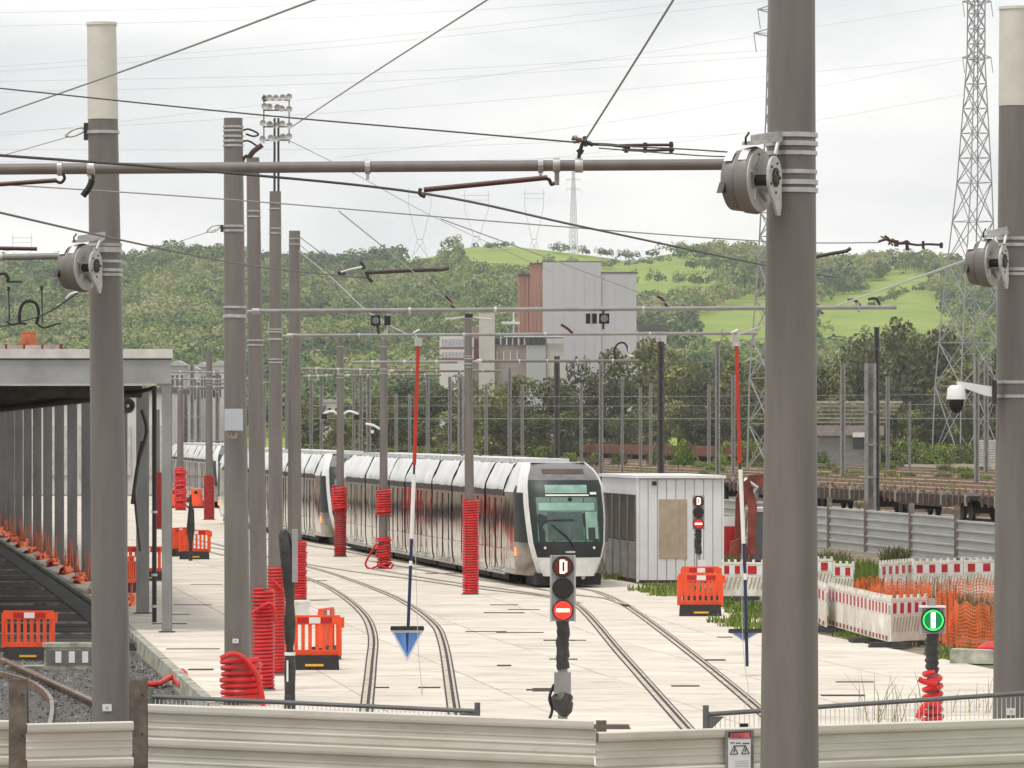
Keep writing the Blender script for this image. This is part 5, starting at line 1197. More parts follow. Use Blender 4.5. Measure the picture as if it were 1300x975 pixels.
# traffic barrels far back
for px, lb in ((222,'orange tapered barrel beside the crumpled red wrap'),(249,'orange tapered barrel between the two distant red-wrapped masts')):
    p = G(px, 645); t = thing('traffic_barrel', lb, 'barrel', p, 0, 'orange traffic barrels'); m = MB(); m.lathe([(.45,0),(.42,.3),(.34,.8),(.26,1.1),(.0,1.15)], 14); m.build('body', m_orange, t, smooth=True); m = MB(); m.lathe([(.55,0),(.55,.1),(.3,.12)], 14); m.build('base', m_black, t); m = MB(); m.bb((-.1,-.36,.85),(.1,-.2,1.0)); m.build('handle_slot', m_blk2, t)

# ------------------------------------------------------------------ rails on the ballast
rl = thing('ballast_rail', 'curved rusty rail running out of the ballast by the short hoarding', 'rail', G(60, 890, -.25))
def ibar(mb, pts, w=.07, h=.16):
    for a, b in zip(pts, pts[1:]): mb.bar(a, b, w, h)
m = MB(rl.location); pp = catmull([G(x,y,-.20) for x,y in ((-40,848),(5,857),(40,868),(62,885),(66,905),(60,935))], 10); strip(m, pp, -.035, .035, .055); k = MB(rl.location); ibar(k, pp, .07, .10); k.build('rail_body', m_rust, rl); m.build('rail_head', m_steel, rl)
r2 = thing('ballast_rail', 'straight rusty rail crossing the ballast towards the cream-topped mast', 'rail', G(60, 862, -.25)); k = MB(r2.location); k.bar(G(2,838,-.19), G(160,910,-.19), .08, .12); k.build('rail_body', m_rust, r2); k = MB(r2.location); k.bar(G(2,836.5,-.12), G(160,908.5,-.12), .06, .03); k.build('rail_head', m_steel, r2)

# ------------------------------------------------------------------ white and red site fence panels with feet
def site_panel(label, A, B, style, h=1.05, feet=True, ns=None):
    A, B = V(A), V(B); d = B - A; L_ = d.length; rz = math.atan2(d.y, d.x)
    t = thing('site_fence_panel_unit' if False else 'site_fence', label, 'site fence', A, rz, 'white and red plastic site fences')
    m = MB(); m.bb((0,-.02,.12),(L_,.02,h-.16 if style != 'wide' else h-.18)); bd = m.build('board', m_wsoil, t)
    m = MB(); m.bb((0,-.03,h-.09),(L_,.03,h-.02)); m.build('top_rail', m_wsoil, t)
    n = max(3, int(L_/.24))
    for k in range(n+1): x = .03 + (L_-.06)*k/n; m = MB(); m.bb((x-.03,-.02,h-.02),(x+.03,.02,h+.05)); m.build('knob', m_wsoil, t)
    m = MB(); m.bb((0,-.026,h-.36),(L_,.026,h-.10)); m.build('stripe_board', m_label, t)
    nb_ = ns or max(2, round(L_/(.17 if style == 'narrow' else .52)))
    for k in range(nb_): w = L_/nb_; m = MB(); m.bb((k*w+w*.25,-.034,h-.34),(k*w+w*.72,-.028,h-.12)); m.build('red_stripe', m_redfl, t)
    for k in range(nb_ if style == 'narrow' else 0): w = L_/nb_; m = MB(); m.bb((k*w+w*.25,-.028,.15),(k*w+w*.7,-.022,.24)); m.build('red_foot_stripe', M('faded_red', (.30,.04,.035), .5), t)
    if style == 'hatch' or style == 'wide':
        for k in range(int(L_/.12)): x = .05 + k*.12; m = MB(); m.prism([(x,-.032,.32),(x+.03,-.032,.32),(x+.12,-.032,h-.42),(x+.09,-.032,h-.42)], (0,.011,0)); m.build('rib', M('fence_slot_tan', (.42,.37,.29), .7), t)
    if feet:
        for x in (.12, L_-.12): m = MB(); m.prism([(x-.14,-.42,-.0),(x+.14,-.42,0),(x+.10,-.38,.10),(x-.10,-.38,.10)], (0,.84,0)); m.build('rubber_foot', m_black, t)
    return t
site_panel('end of a white site fence half hidden by the big mast', G(1026,789), G(1049,803), 'narrow', ns=5)
site_panel('long white site fence with narrow red stripes standing on rubber feet', G(1053,800), G(1103,815), 'narrow', ns=11); site_panel('white site fence with narrow red stripes in the middle of the front row', G(1104,815.5), G(1129,822), 'narrow', ns=6)
site_panel('white site fence with slanted slots beside the green lit signal', G(1130,822), G(1176,819), 'hatch', ns=5); 
site_panel('white site fence behind the orange barrier at the kiosk', G(916,762), G(943,762), 'wide'); site_panel('white site fence behind the tilted pennant stick', G(944,762), G(992,763), 'wide')
site_panel('white site fence just behind the big mast with stepped top', G(1020,756), G(1057,757), 'wide'); site_panel('lower white site fence beside the weeds at the grey hoarding', G(1058,760), G(1084,761), 'wide', .98)
site_panel('white narrow-striped site fence set back behind the orange netting', G(1117,764), G(1158,760), 'narrow', feet=False, ns=5); site_panel('white site fence with broad red blocks behind the orange netting', G(1159,761), G(1222,759), 'wide', feet=False); site_panel('white site fence with broad red blocks reaching behind the camera mast', G(1223,759), G(1300,757), 'wide', feet=False)
# orange netting
def netting(label, base, h0, h1, cell=.078):
    pts = catmull([V(b) for b in base], 14); L_ = sum((b-a).length for a, b in zip(pts, pts[1:])); n = int(L_/cell); c0 = pts[0]; t = thing('orange_netting', label, 'netting', c0, 0, 'orange safety nettings')
    def at(s):
        s = s*(len(pts)-1); i = min(int(s), len(pts)-2); return pts[i].lerp(pts[i+1], s-i)
    m = MB(c0); rows = int(max(h0,h1)/cell)
    def pt(i, j):
        s = i/n; hh = h0 + (h1-h0)*s; b = at(s); k = j/rows; dr = .12*noise.noise(V((s*9, k*2, h0*7))) ; sag = .10*math.sin(s*math.pi*5)**2
        return b + V((dr*.4, dr + .05*noise.noise(V((s*15, k*3, 2))), k*(hh - sag)))
    for i in range(n+1):
        for j in range(rows+1): m.v.append(pt(i, j))
    w = .021
    vs = m.v; m.v = []
    for i in range(n+1):
        for j in range(rows+1):
            p = vs[i*(rows+1)+j]
            if i < n: q = vs[(i+1)*(rows+1)+j]; m.add([p, q, q+V((0,0,w)), p+V((0,0,w))], [(0,1,2,3)])
            if j < rows: q = vs[i*(rows+1)+j+1]; d = V((w*.8, w*.3, 0)); m.add([p, p+d, q+d, q], [(0,1,2,3)])
    o = m.build('net', m_net, t); o['kind'] = 'stuff'
    for k in range(0, 5):
        p = at(k/4); m = MB(c0); m.tube(p + V((0,.03,-.05)), p + V((R.uniform(-.03,.03),.03,max(h0,h1)+.05)), .012, n=6); m.build('stake', m_rust, t)
netting('low orange netting sagging beside the tall green weeds', [G(1083,766),G(1100,765),G(1122,768)], .62, .75)
netting('orange netting hung in front of the narrow-striped rear fence', [G(1118,774),G(1150,771),G(1185,773)], .75, .7)
netting('orange netting stretched behind the slotted front fence', [G(1105,792),G(1140,797),G(1182,800)], .95, 1.05)
netting('orange netting standing upright beside the green lit signal', [G(1188,815),G(1204,820),G(1214,822)], 1.15, 1.25)
netting('large orange netting drooping in front of the camera mast', [G(1212,822),G(1240,826),G(1275,822),G(1310,820)], 1.0, .95); netting('rear orange netting closing the dug area', [G(1190,778),G(1230,776),G(1300,776)], .8, .85)
# dug soil inside
m = MB(G(1200,795)); m_soil = M('dug_soil', (.17,.125,.08), .95, var=.45, scale=1.5, bump=.6, bscale=8)
for i in range(25):
    for j in range(13):
        a = i/24; b = j/12; p = G(1120 + 200*a, 812 - 40*b + 8*a); z = .38*math.sin(math.pi*b)*math.sin(math.pi*min(1,a*1.2+.1))*(.7+.6*noise.noise(V((a*6,b*4,3)))); m.v.append(V((p.x,p.y,max(-.03,z-.01))))
m.f = [(i*13+j,(i+1)*13+j,(i+1)*13+j+1,i*13+j+1) for i in range(24) for j in range(12)]; m.mi = [0]*len(m.f)
o = m.build('soil_heap', m_soil, smooth=True); tag(o, 'low heap of dug brown soil inside the orange netting', 'soil heap')
def blades(name, label, spots, n, h0, h1, mat, w=.02, spread=.5):
    cs, vs, fs, tn = [], [], [], []
    rr = random.Random(len(name) + n)
    for (p, r_) in spots:
        for _ in range(n):
            a = rr.uniform(0,6.28); d = rr.random()**.5*r_; b = V((p.x+math.cos(a)*d, p.y+math.sin(a)*d*1.5, p.z-.03)); h = rr.uniform(h0,h1); ln = V((rr.gauss(0,spread*.35)*h, rr.gauss(0,spread*.35)*h, 0)); k = len(vs); ww = w*rr.uniform(.6,1.4); e = V((ww,rr.uniform(-.01,.01),0))
            vs += [b-e, b+e, b+ln*.4+e*.8+V((0,0,h*.6)), b+ln*.4-e*.8+V((0,0,h*.6)), b+ln+V((0,0,h))]; fs += [(k,k+1,k+2,k+3),(k+3,k+2,k+4)]; tv = rr.random(); tn += [tv,tv]
    me = bpy.data.meshes.new(name); me.from_pydata([tuple(v) for v in vs], [], fs); at = me.attributes.new('tint','FLOAT','FACE'); at.data.foreach_set('value', tn); me.materials.append(mat)
    o = bpy.data.objects.new(name, me); C.objects.link(o); struct(o, 'stuff'); return tag(o, label, 'plants')
m_grass = ramp_leaf('grass_blades', [(0,(.07,.12,.02)),(.6,(.14,.21,.035)),(1,(.30,.31,.10))], .3); m_dry = ramp_leaf('dry_grass', [(0,(.14,.10,.05)),(.5,(.22,.17,.09)),(1,(.20,.22,.06))], .2)
blades('kiosk_weeds', 'green weeds growing along the apron edge at the kiosk', [(G(x,y), .55) for x,y in ((822,750),(835,752),(846,756),(770,735),(775,728),(930,770),(945,778),(955,785),(925,790),(940,795),(960,800),(762,720),(768,705))], 120, .06, .26, m_grass)
blades('tall_weeds', 'tall green weeds against the grey hoarding', [(G(x,y), .7) for x,y in ((1085,735),(1095,730),(1105,738),(1112,726),(1092,745),(1075,725))], 240, .15, .55, m_grass, .013)
blades('dark_weeds', 'dark bushy weeds at the foot of the grey hoarding', [(G(x,y), .5) for x,y in ((1048,722),(1056,718),(1064,724),(1136,712),(920,728),(928,722))], 160, .2, .65, m_leafd, .018, .9)
blades('dug_area_grass', 'dry grass growing through the orange netting', [(G(x,y), .9) for x,y in ((1130,790),(1160,795),(1195,800),(1225,805),(1250,810),(1240,790),(1210,782),(1170,780),(1270,800),(1290,812))], 200, .25, .75, m_dry, .014)
blades('apron_weeds', 'thin dry weed stalks behind the notice hoarding', [(G(x,y), .35) for x,y in ((1110,915),(1130,918),(1150,915),(1235,905))], 10, .2, .9, m_dry, .005, .9)
blades('verge_grass', 'grass strip along the right edge of the apron', [(V((interp(XR,y)+R.uniform(.2,1.6), y, 0)), .6) for y in [95+i*1.6 for i in range(32)]], 80, .04, .14, m_grass)
# stone block and red cap at the apron edge
p = G(1236, 842); t = thing('kerb_block', 'mossy grey concrete kerb block beside the netting', 'block', p, -.2); m = MB(); m.prism([(-.45,-.2,0),(.42,-.2,0),(.38,-.15,.24),(-.45,-.15,.28)], (0,.5,0)); m.build('block', m_kerb, t); m = MB(); m.prism([(-.4,-.12,.262),(.34,-.12,.24),(.34,.3,.24),(-.4,.3,.262)], (0,0,.02)); m.build('top_face', m_kerb, t)
p = G(1258, 834); t = thing('plastic_dome', 'red plastic dome lying beside the kerb block', 'dome', p); m = MB(); m.lathe([(.3,0),(.28,.2),(.1,.3),(0,.32)], 14); m.build('shell', m_red, t, smooth=True); m = MB(); m.lathe([(.34,.0),(.34,.05),(.28,.06)], 14); m.build('rim', m_red, t)

# ------------------------------------------------------------------ grey hoarding in front of the railway
ZG = 1.55
def gp(px):
    py = interp([(600,609.5),(765,622),(1040,643),(1260,660),(1420,672)], px); Y = F*(H-ZG)/(py-HYP); return V((XP(px,Y), Y, 0))
gx = (700,762,830,905,960,1007,1053,1100,1157,1215,1280,1350)
for i, (a, b) in enumerate(zip(gx, gx[1:])):
    A, B = gp(a), gp(b); d = (B-A).normalized()*.09
    if b > 930 or b < 800: hoarding_panel('pale grey profiled hoarding bay between brown posts before the railway', A+d, B-d, ZG - (.10 if a == 1215 else 0), m_hoardg, .31, group='grey hoarding bays before the railway')
for a in gx[1:]:
    p = gp(a); hpost('brown post rising above the pale grey hoarding', (p.x, p.y-.05), ZG+.38, .20, .2, M('weathered_post', (.20,.17,.145), .8, var=.25), 'posts of the grey hoarding')

# ------------------------------------------------------------------ railway: tracks, wagons, poles
m_railb = M('rail_rust', (.20,.125,.085), .7, .2, var=.3, scale=1); m_tan = M('tan_ballast', (.44,.31,.19), .95, var=.35, scale=.3); m_gbal = M('brown_ballast', (.28,.22,.165), .95, var=.3, scale=.3)
for i, v in enumerate((59, 65, 70, 75.5, 81, 87, 93, 100, 107, 116, 125, 133)):
    bed = MB(); y0, y1 = 130, 900
    bed.add([(VX(v-1.6,y0),y0,-.022+.001*i),(VX(v+1.6,y0),y0,-.022+.001*i),(VX(v+1.6,y1),y1,-.022+.001*i),(VX(v-1.6,y1),y1,-.022+.001*i)], [(0,1,2,3)])
    o = bed.build('ballast_strip', m_tan if i in (5,6,8,9) else m_gbal); struct(o)
    t = thing('railway_track', 'rusty railway track running back beyond the grey hoarding', 'railway track', (VX(v,y0),y0,0), 0, 'railway tracks in the yard')
    for s in (-.75, .75): m = MB(t.location); m.bar((VX(v+s,y0),y0,.10), (VX(v+s,y1),y1,.10), .075, .16); m.build('rail', m_railb, t)
    if i in (0,1): 
        for k in range(60):
            y = 190 + k*2.2; m = MB(t.location); m.box((VX(v,y), y, .0), (2.5,.26,.08), rz=math.atan2(-S,1)*-1*-1); m.build('sleeper', m_hpost, t)
m_wag = M('wagon_dark', (.045,.038,.034), .7, .2, var=.4, scale=2); m_wagr = M('wagon_rust_red', (.22,.055,.045), .8, var=.3, scale=.6)
def flat_wagon(L_=19.0):
    t = bpy.data.objects.new('flat_wagon', None); C.objects.link(t)
    m = MB(); m.bb((-L_/2,-1.3,1.0),(L_/2,1.3,1.22)); m.build('deck', m_wag, t)
    for s in (-1,1):
        m = MB(); m.prism([(-L_/2,s*1.32,1.18),(L_/2,s*1.32,1.18),(L_/2,s*1.32,.95),(L_/2-2.6,s*1.32,.80),(L_/2-4.5,s*1.32,.62),(-L_/2+4.5,s*1.32,.62),(-L_/2+2.6,s*1.32,.80),(-L_/2,s*1.32,.95)], (0,.05*s,0)); m.build('side_beam', m_wag, t)
        for k in range(15): x = -L_/2+.8+k*(L_-1.6)/14; m = MB(); m.bb((x-.07,s*1.37-.05,.72),(x+.07,s*1.37+.06,1.42 if k % 3 else 1.3)); m.build('stanchion', m_rust if k % 4 else M('pale_strap', (.42,.36,.28), .8), t)
        for bx in (-L_/2+2.0,-L_/2+3.8,L_/2-3.8,L_/2-2.0): m = MB(); m.tube((bx,s*.68,.46),(bx,s*.82,.46),.46,n=16); m.build('wheel', m_wag, t)
    for e in (-1,1):
        for y in (-.87,.87): m = MB(); m.tube((e*L_/2,y,1.05),(e*(L_/2+.5),y,1.05),.09,n=8); m.tube((e*(L_/2+.48),y,1.05),(e*(L_/2+.54),y,1.05),.22,n=10); m.build('buffer', m_wag, t)
        m = MB(); m.bb((e*(L_/2-2.9)-1.4,-.7,.35),(e*(L_/2-2.9)+1.4,.7,.8)); m.build('bogie', m_wag, t)
    return t
fw = flat_wagon(); rzw = math.atan2(1, -S)
for k, y in enumerate((224.5, 245, 265.5, 286, 306.5)):
    o = fw if k == 0 else place(fw, (0,0,0), 0); o.location = (VX(59,y), y, .16); o.rotation_euler = (0,0,rzw)
    tag(o, 'dark empty flat wagon standing just beyond the grey hoarding', 'wagon', 'flat wagons on the near railway track')
def red_wagon(L_=12.0):
    t = bpy.data.objects.new('open_wagon', None); C.objects.link(t)
    m = MB(); m.bb((-L_/2,-1.4,.9),(L_/2,1.4,2.15)); m.build('body', m_wagr, t)
    for s in (-1,1):
        for k in range(9): x = -L_/2+.2+k*(L_-.4)/8; m = MB(); m.bb((x-.09,s*1.4-.02,.8),(x+.09,s*1.4+.12,2.2)); m.build('rib', m_rust, t)
    for e in (-1,1): m = MB(); m.bb((e*(L_/2-2)-1.1,-1,.1),(e*(L_/2-2)+1.1,1,.9)); m.build('bogie', m_wag, t)
    return t
rw = red_wagon()
for k in range(20):
    y = 650 + k*12.9; o = rw if k == 0 else place(rw, (0,0,0), 0); o.location = (VX(127,y), y, .1); o.rotation_euler = (0,0,rzw); tag(o, 'rust red open wagon in the long rake behind the tram roof', 'wagon', 'rust red wagons in one rake')
def yard_pole(px, top, Y, w, mat, label, grp='railway catenary poles', name='railway_pole'):
    c = V((XP(px,Y),Y,0)); h = ZP(top,Y); r = w*Y/F/2; t = thing(name, label, 'pole', c, 0, grp)
    m = MB(); m.bb((-r,-r,-.1),(-r*.45,r,h)); m.build('channel', mat, t); m = MB(); m.bb((r*.45,-r,-.1),(r,r,h)); m.build('channel', mat, t); m = MB(); m.bb((-r*.45,-r*.1,-.1),(r*.45,r*.1,h-.02)); m.build('web', mat, t)
    for k in range(int(h/1.6)): m = MB(); m.bb((-r*1.05,-r*1.05,.6+k*1.6),(r*1.05,-r*.9,.7+k*1.6)); m.build('batten', mat, t)
    return t
m_yp = M('yard_pole_grey', (.27,.265,.255), .7, .1, var=.2); m_yd = M('yard_pole_dark', (.075,.068,.062), .7, var=.25)
for px, top, Y, w, dk in ((707,452,640,7.5,1),(763,462,430,5.5,0),(839,434,420,8.5,1),(911,438,430,6,0)):
    yard_pole(px, top, Y, w, m_yd if dk else m_yp, {707:'dark timber-like pole right of the brick tower foot',763:'grey pole rising right behind the leading tram nose',839:'tall dark pole between the green bushes above the kiosk',911:'grey pole rising above the kiosk roof corner'}[px])
for px, top, Y, w in ((571,478,560,4.5),(647,466,560,5),(738,488,600,4),(790,478,520,3.5),(813,492,600,4),(826,486,600,4),(900,488,560,4),(931,476,480,5),(543,476,560,4.5),(503,500,600,4),(520,500,620,4),(585,478,540,8),(617,488,600,4),(663,488,600,4),(449,470,560,3.5),(458,470,520,5),(468,470,520,6),(1127,478,560,4.5),(1240,455,420,6),(1252,460,520,6),(1070,463,470,6),(1155,510,560,3),(408,490,480,4),(395,485,460,4),(335,480,420,5),(322,485,400,4)):
    yard_pole(px, top, Y, w, m_yp, 'thin grey catenary pole standing among the railway sidings')
yard_pole(1105, 461, 240, 14, m_yp, 'thick pale grey lattice pole beside the flat wagons'); yard_pole(1113, 415, 246, 6.5, m_yd, 'dark post standing behind the thick pale pole')
for px, top, Y in ((244,462,330),(252,485,340),(276,470,320),(236,500,350)): yard_pole(px, top, Y, 5.5, m_yp, 'slim grey pole far behind the canopy corner')
# stacked pale sleepers
t = thing('sleeper_stack', 'stack of pale concrete sleepers beside the railway', 'stack', P(1250, 592, 560))
for k in range(11):
    for j in range(2):
        m = MB(); m.bb((-1.0+j*1.25,0,.28*k),(.1+j*1.25,2.4,.28*k+.22)); m.build('sleeper', M('pale_sleeper', (.52,.49,.45), .8, var=.2), t)

# ------------------------------------------------------------------ red excavator behind the site fence
m_ered = M('excavator_rust_red', (.22,.045,.03), .6, .1, var=.4, scale=2); ye = 166.0
ex = thing('excavator', 'rust red excavator with folded arm behind the white site fence', 'excavator', (XP(958,ye), ye, 0))
q = lambda px, py, dy=0: P(px, py, ye+dy) - ex.location
def epoly(name, pts, y0, y1, mat, par=None): m = MB(); m.prism([q(x,y)+V((0,y0,0)) for x,y in pts], (0,y1-y0,0)); return m.build(name, mat, par or ex)
epoly('boom', [(932,712),(943,712),(945,645),(956,620),(975,614),(975,602),(950,603),(934,632)], -.2, .2, m_ered); epoly('dipper_arm', [(948,704),(957,704),(960,640),(950,606),(940,614),(949,645)], -.7, -.4, m_ered)
epoly('bucket', [(926,688),(944,680),(950,712),(938,722),(925,712)], -.9, -.1, m_ered); epoly('cab', [(956,650),(990,650),(990,690),(956,690)], .2, 1.8, M('cab_glass_grey', (.16,.18,.18), .2, var=.1)); epoly('cab_roof', [(954,645),(992,645),(992,650),(954,650)], .1, 1.9, m_label)
epoly('body', [(952,690),(1015,690),(1015,712),(952,712)], 0, 2.4, m_tgrey); epoly('counterweight', [(1005,672),(1022,672),(1022,711),(1005,711)], .1, 2.3, m_ered)
for yy in (.1, 1.9): epoly('crawler_track', [(950,712),(1018,712),(1022,717),(1018,718.5),(950,718.5),(946,717)], yy, yy+.5, m_black)
m = MB(); m.path([q(942,700)+V((0,-.3,0)), q(947,650)+V((0,-.3,0))], .06, 8); m.build('hydraulic_ram', m_galv, ex); m = MB(); m.path([q(952,630)+V((0,-.3,0)), q(960,618)+V((0,-.3,0)), q(950,612)+V((0,-.5,0)), q(945,608)+V((0,-.6,0))], .07, 8); m.build('hose_bundle', m_label, ex)
t = thing('red_white_barrier', 'red and white plastic barrier block beside the kiosk wall', 'barrier', G(926,716)); s = t.location.y/F; m = MB(); m.prism([(-10*s,-.2,0),(10*s,-.2,0),(8*s,-.2,48*s),(-8*s,-.2,48*s)], (0,.4,0)); m.build('red_block', m_redfl, t); m = MB(); m.prism([(-8*s,-.21,48*s),(8*s,-.21,48*s),(7*s,-.21,60*s),(-7*s,-.21,60*s)], (0,.42,0)); m.build('white_top', m_label, t)

# ------------------------------------------------------------------ pylons
def pylon(label, prof, Y, mat, r, arms=(), group='lattice pylons', twist=.5, nb=None):
    """prof: (py, centre px, width px) from the foot up"""
    z0 = 0; c = V((XP(prof[0][1],Y),Y,0)); t = thing('lattice_pylon', label, 'pylon', c, 0, group)
    lv = []
    for (a, b) in zip(prof, prof[1:]):
        za, zb_ = max(0,ZP(a[0],Y)), ZP(b[0],Y); w = (a[2]+b[2])/2*Y/F; n = max(1, int(round((zb_-za)/(w*.9))))
        for i in range(n): f = i/n; lv.append((za+(zb_-za)*f, XP(a[1]+(b[1]-a[1])*f,Y), (a[2]+(b[2]-a[2])*f)*Y/F))
    p = prof[-1]; lv.append((ZP(p[0],Y), XP(p[1],Y), p[2]*Y/F))
    def cor(l):
        z, x, w = l; k = w/2/ (math.cos(twist)+math.sin(twist)) * 1.0
        out = []
        for sx, sy in ((-1,-1),(1,-1),(1,1),(-1,1)):
            X = (sx*math.cos(twist) - sy*math.sin(twist))*k; Y_ = (sx*math.sin(twist) + sy*math.cos(twist))*k; out.append(V((x+X, Y+Y_, z)))
        return out
    C4 = [cor(l) for l in lv]
    for j in range(4):
        m = MB(c)
        for a, b in zip(C4, C4[1:]): m.bar(a[j], b[j], r*2)
        m.build('leg', mat, t)
    for j in range(4):
        m = MB(c); k = (j+1) % 4
        for i, (a, b) in enumerate(zip(C4, C4[1:])): m.bar(a[j], b[k], r*1.2); m.bar(a[k], b[j], r*1.2); m.bar(b[j], b[k], r*1.1)
        o = m.build('bracing', mat, t); o['kind'] = 'stuff'
    for (py, x0, x1, dy) in arms:
        m = MB(c); ce = V((XP(prof[-1][1],Y), Y, ZP(py,Y)))
        for x in (x0, x1):
            tip = P(x, py, Y+dy*(1 if x > prof[-1][1] else -1)); m.bar(ce+V((0,0,.8)), tip, r*1.3); m.bar(ce+V((0,0,-.6)), tip, r*1.3); m.bar(ce, tip, r); m.bar(tip, tip - V((-.3,0,2.2)), .10)
        m.build('cross_arm', mat, t)
    return t
pylon('tall lattice pylon beside the camera mast', [(596,1228,88),(490,1228,80),(380,1231,66),(232,1237,43),(75,1239,22),(-60,1240,21)], 700, m_lat, .085, ((73,1222,1258,5),(2,1222,1258,5)))
pylon('lattice pylon half hidden behind the big mast', [(596,985,72),(480,985,66),(330,985,44),(150,986,27),(-40,987,20)], 560, m_lat, .085, ((42,957,1012,3),(12,962,1010,3)))
for px, b, tp, w in ((533,322,238,34),(605,318,242,36),(678,322,240,28),(28,342,296,28)):
    Y = 2900; c = P(px, b+6, Y); t = thing('distant_pylon', 'faint branching pylon standing on the hill crest', 'pylon', c, 0, 'faint pylons on the crest'); s = Y/F; q = lambda x, y: V(((x)*s, 0, (b+6-y)*s))
    for sg in (-1,1):
        m = MB(); m.bar(q(sg*w*.30,b+6), q(sg*w*.10,b-18), 0.2); m.build('leg', m_hv, t); m = MB(); m.bar(q(sg*w*.10,b-18), q(sg*w*.42,tp+24), .26); m.bar(q(sg*w*.42,tp+24), q(sg*w*.42,tp), .24); m.build('horn', m_hv, t)
    m = MB(); m.bar(q(-w*.5,tp+6), q(w*.5,tp+6), .26); m.bar(q(-w*.42,tp+12), q(w*.42,tp+12), .2); m.build('beam', m_hv, t); m = MB(); m.bar(q(-w*.10,b-18), q(w*.10,b-18), .4); m.bar(q(-w*.3,b+4), q(w*.12,b-15), .3); m.bar(q(w*.3,b+4), q(-w*.12,b-15), .3); m.build('bracing', m_hv, t)
pylon('faint narrow lattice pylon on the crest above the grey tower', [(328,728,13),(216,728,3)], 2900, m_hv, .10, ((228,719,737,0),(240,719,737,0)), 'faint pylons on the crest')
# power lines high across the sky
HV = [(-30,17,1000,-30),(-30,34,1000,-14),(-30,87,1000,-12),(-30,93,1000,-2),(-30,104,1000,62),(-30,118,1000,70),(-30,170,1222,73),(-30,176,1222,5),(-30,190,1000,168),(-30,205,1000,190),(430,200,1222,76),(560,215,1222,120)]
for i, (x0, y0, x1, y1) in enumerate(HV):
    wire('faint high-voltage conductor strung across the pale sky', [(x0,y0,620),((x0+x1)/2,(y0+y1)/2+9,660),(x1,y1,700)], (.022), m_hv, 'high-voltage conductors across the sky', name='power_line', cat='power line')
# floodlight mast
Y = 390; c = V((XP(351,Y),Y,0)); t = thing('floodlight_mast', 'tall floodlight mast with two rings of lamps above the thick masts', 'floodlight', c); s = Y/F
for dx in (-3,3): m = MB(); m.tube((dx*s,0,0),(dx*.8*s,0,ZP(150,Y)), .12, .09, n=8); m.build('mast_leg', m_dkmetal, t)
for py in (124,137,158,175):
    m = MB(); m.tube((-17*s,0,ZP(py+3,Y)),(17*s,0,ZP(py+3,Y)), .06, n=6); fr = m.build('lamp_frame', m_dkmetal, t)
    for k in range(5):
        x = (-16+k*8+R.uniform(-1.5,1.5))*s; z = ZP(py+R.uniform(-2,2),Y); m = MB(); m.lathe([(.08,.25),(.2,.1),(.27,-.12),(.24,-.12),(0,-.05)], 12, (x,R.uniform(-.4,.4),z), 'Y'); m.build('lamp_head', m_galv, fr)
m = MB(); m.tube((-16*s,0,ZP(182,Y)),(-16*s,0,ZP(120,Y)),.05,n=6); m.tube((16*s,0,ZP(182,Y)),(16*s,0,ZP(120,Y)),.05,n=6); m.build('cage', m_dkmetal, t)

# ------------------------------------------------------------------ buildings
m_brick = M('tower_brick', (.47,.27,.215), .9, var=.12, scale=.35, stretch=(1,1,.15)); m_tow = M('tower_grey_cladding', (.50,.50,.51), .8, var=.03, scale=.1); m_ctr = M('cream_render', (.52,.49,.43), .85, var=.08, scale=.2); m_win = M('dark_window', (.04,.045,.05), .2, var=.2); m_roofd = M('dark_roof', (.13,.12,.115), .8); m_fr = M('window_frame_white', (.68,.67,.65), .6)
YB = 1000.0
def pbox(name, mat, x0, x1, y0, y1, d0, d1, par, Y=YB, org=None):
    a = P(x0,y1,Y); b = P(x1,y0,Y); m = MB(par.location if org is None else org); m.bb((a.x, Y+d0, a.z), (b.x, Y+d1, b.z)); return m.build(name, mat, par)
b1 = thing('tower_block', 'tall grey clad industrial tower with red brick side bay', 'building', (XP(733,YB),YB,0))
pbox('grey_wall', m_tow, 689, 763, 333, 573, 0, 26, b1); pbox('grey_wall', m_tow, 763.1, 808, 347, 573, .4, 26, b1); pbox('brick_wall', m_brick, 673, 689-.05, 335, 573, 2, 26, b1); pbox('brick_wall', m_brick, 657.5, 672.9, 349, 573, 4, 24, b1)
for x0, x1, y, nm in ((688.5,763.5,332,'coping'),(763.2,808.6,346,'coping'),(672.5,689,334,'coping'),(657,673,347.6,'coping')): pbox('coping', m_roofd, x0, x1, y-1.0, y+1.0, 1.6 if y < 340 else 3.6 if x0 < 670 else .3, 26.2, b1)
for k in range(6): x = 659+k*5; pbox('brick_pier', m_brick, x, x+1.3, 352 if x < 671 else 338, 573, 3.85 if x < 671 else 1.85, 3.99 if x < 671 else 1.99, b1)
for k in range(1, 9):
    x = 689 + k*13.2; pbox('panel_joint', M('joint_grey', (.40,.40,.41), .8), x, x+.25, 334 if x < 763 else 348, 573, -.03 if x < 763 else .37, -.002 if x < 763 else .398, b1)  # joint lines in a darker grey than the cladding
for x in (665, 682): pbox('roof_vent', m_roofd, x, x+1.6, 343 if x < 670 else 328, 348 if x < 670 else 334, 8, 9.5, b1)
Y2 = 960.0; b2 = thing('factory_wing', 'low factory wing with window rows and a cream stair tower', 'building', (XP(660,Y2),Y2,0))
pb = lambda nm, mt, x0, x1, y0, y1, d0, d1: pbox(nm, mt, x0, x1, y0, y1, d0, d1, b2, Y2)
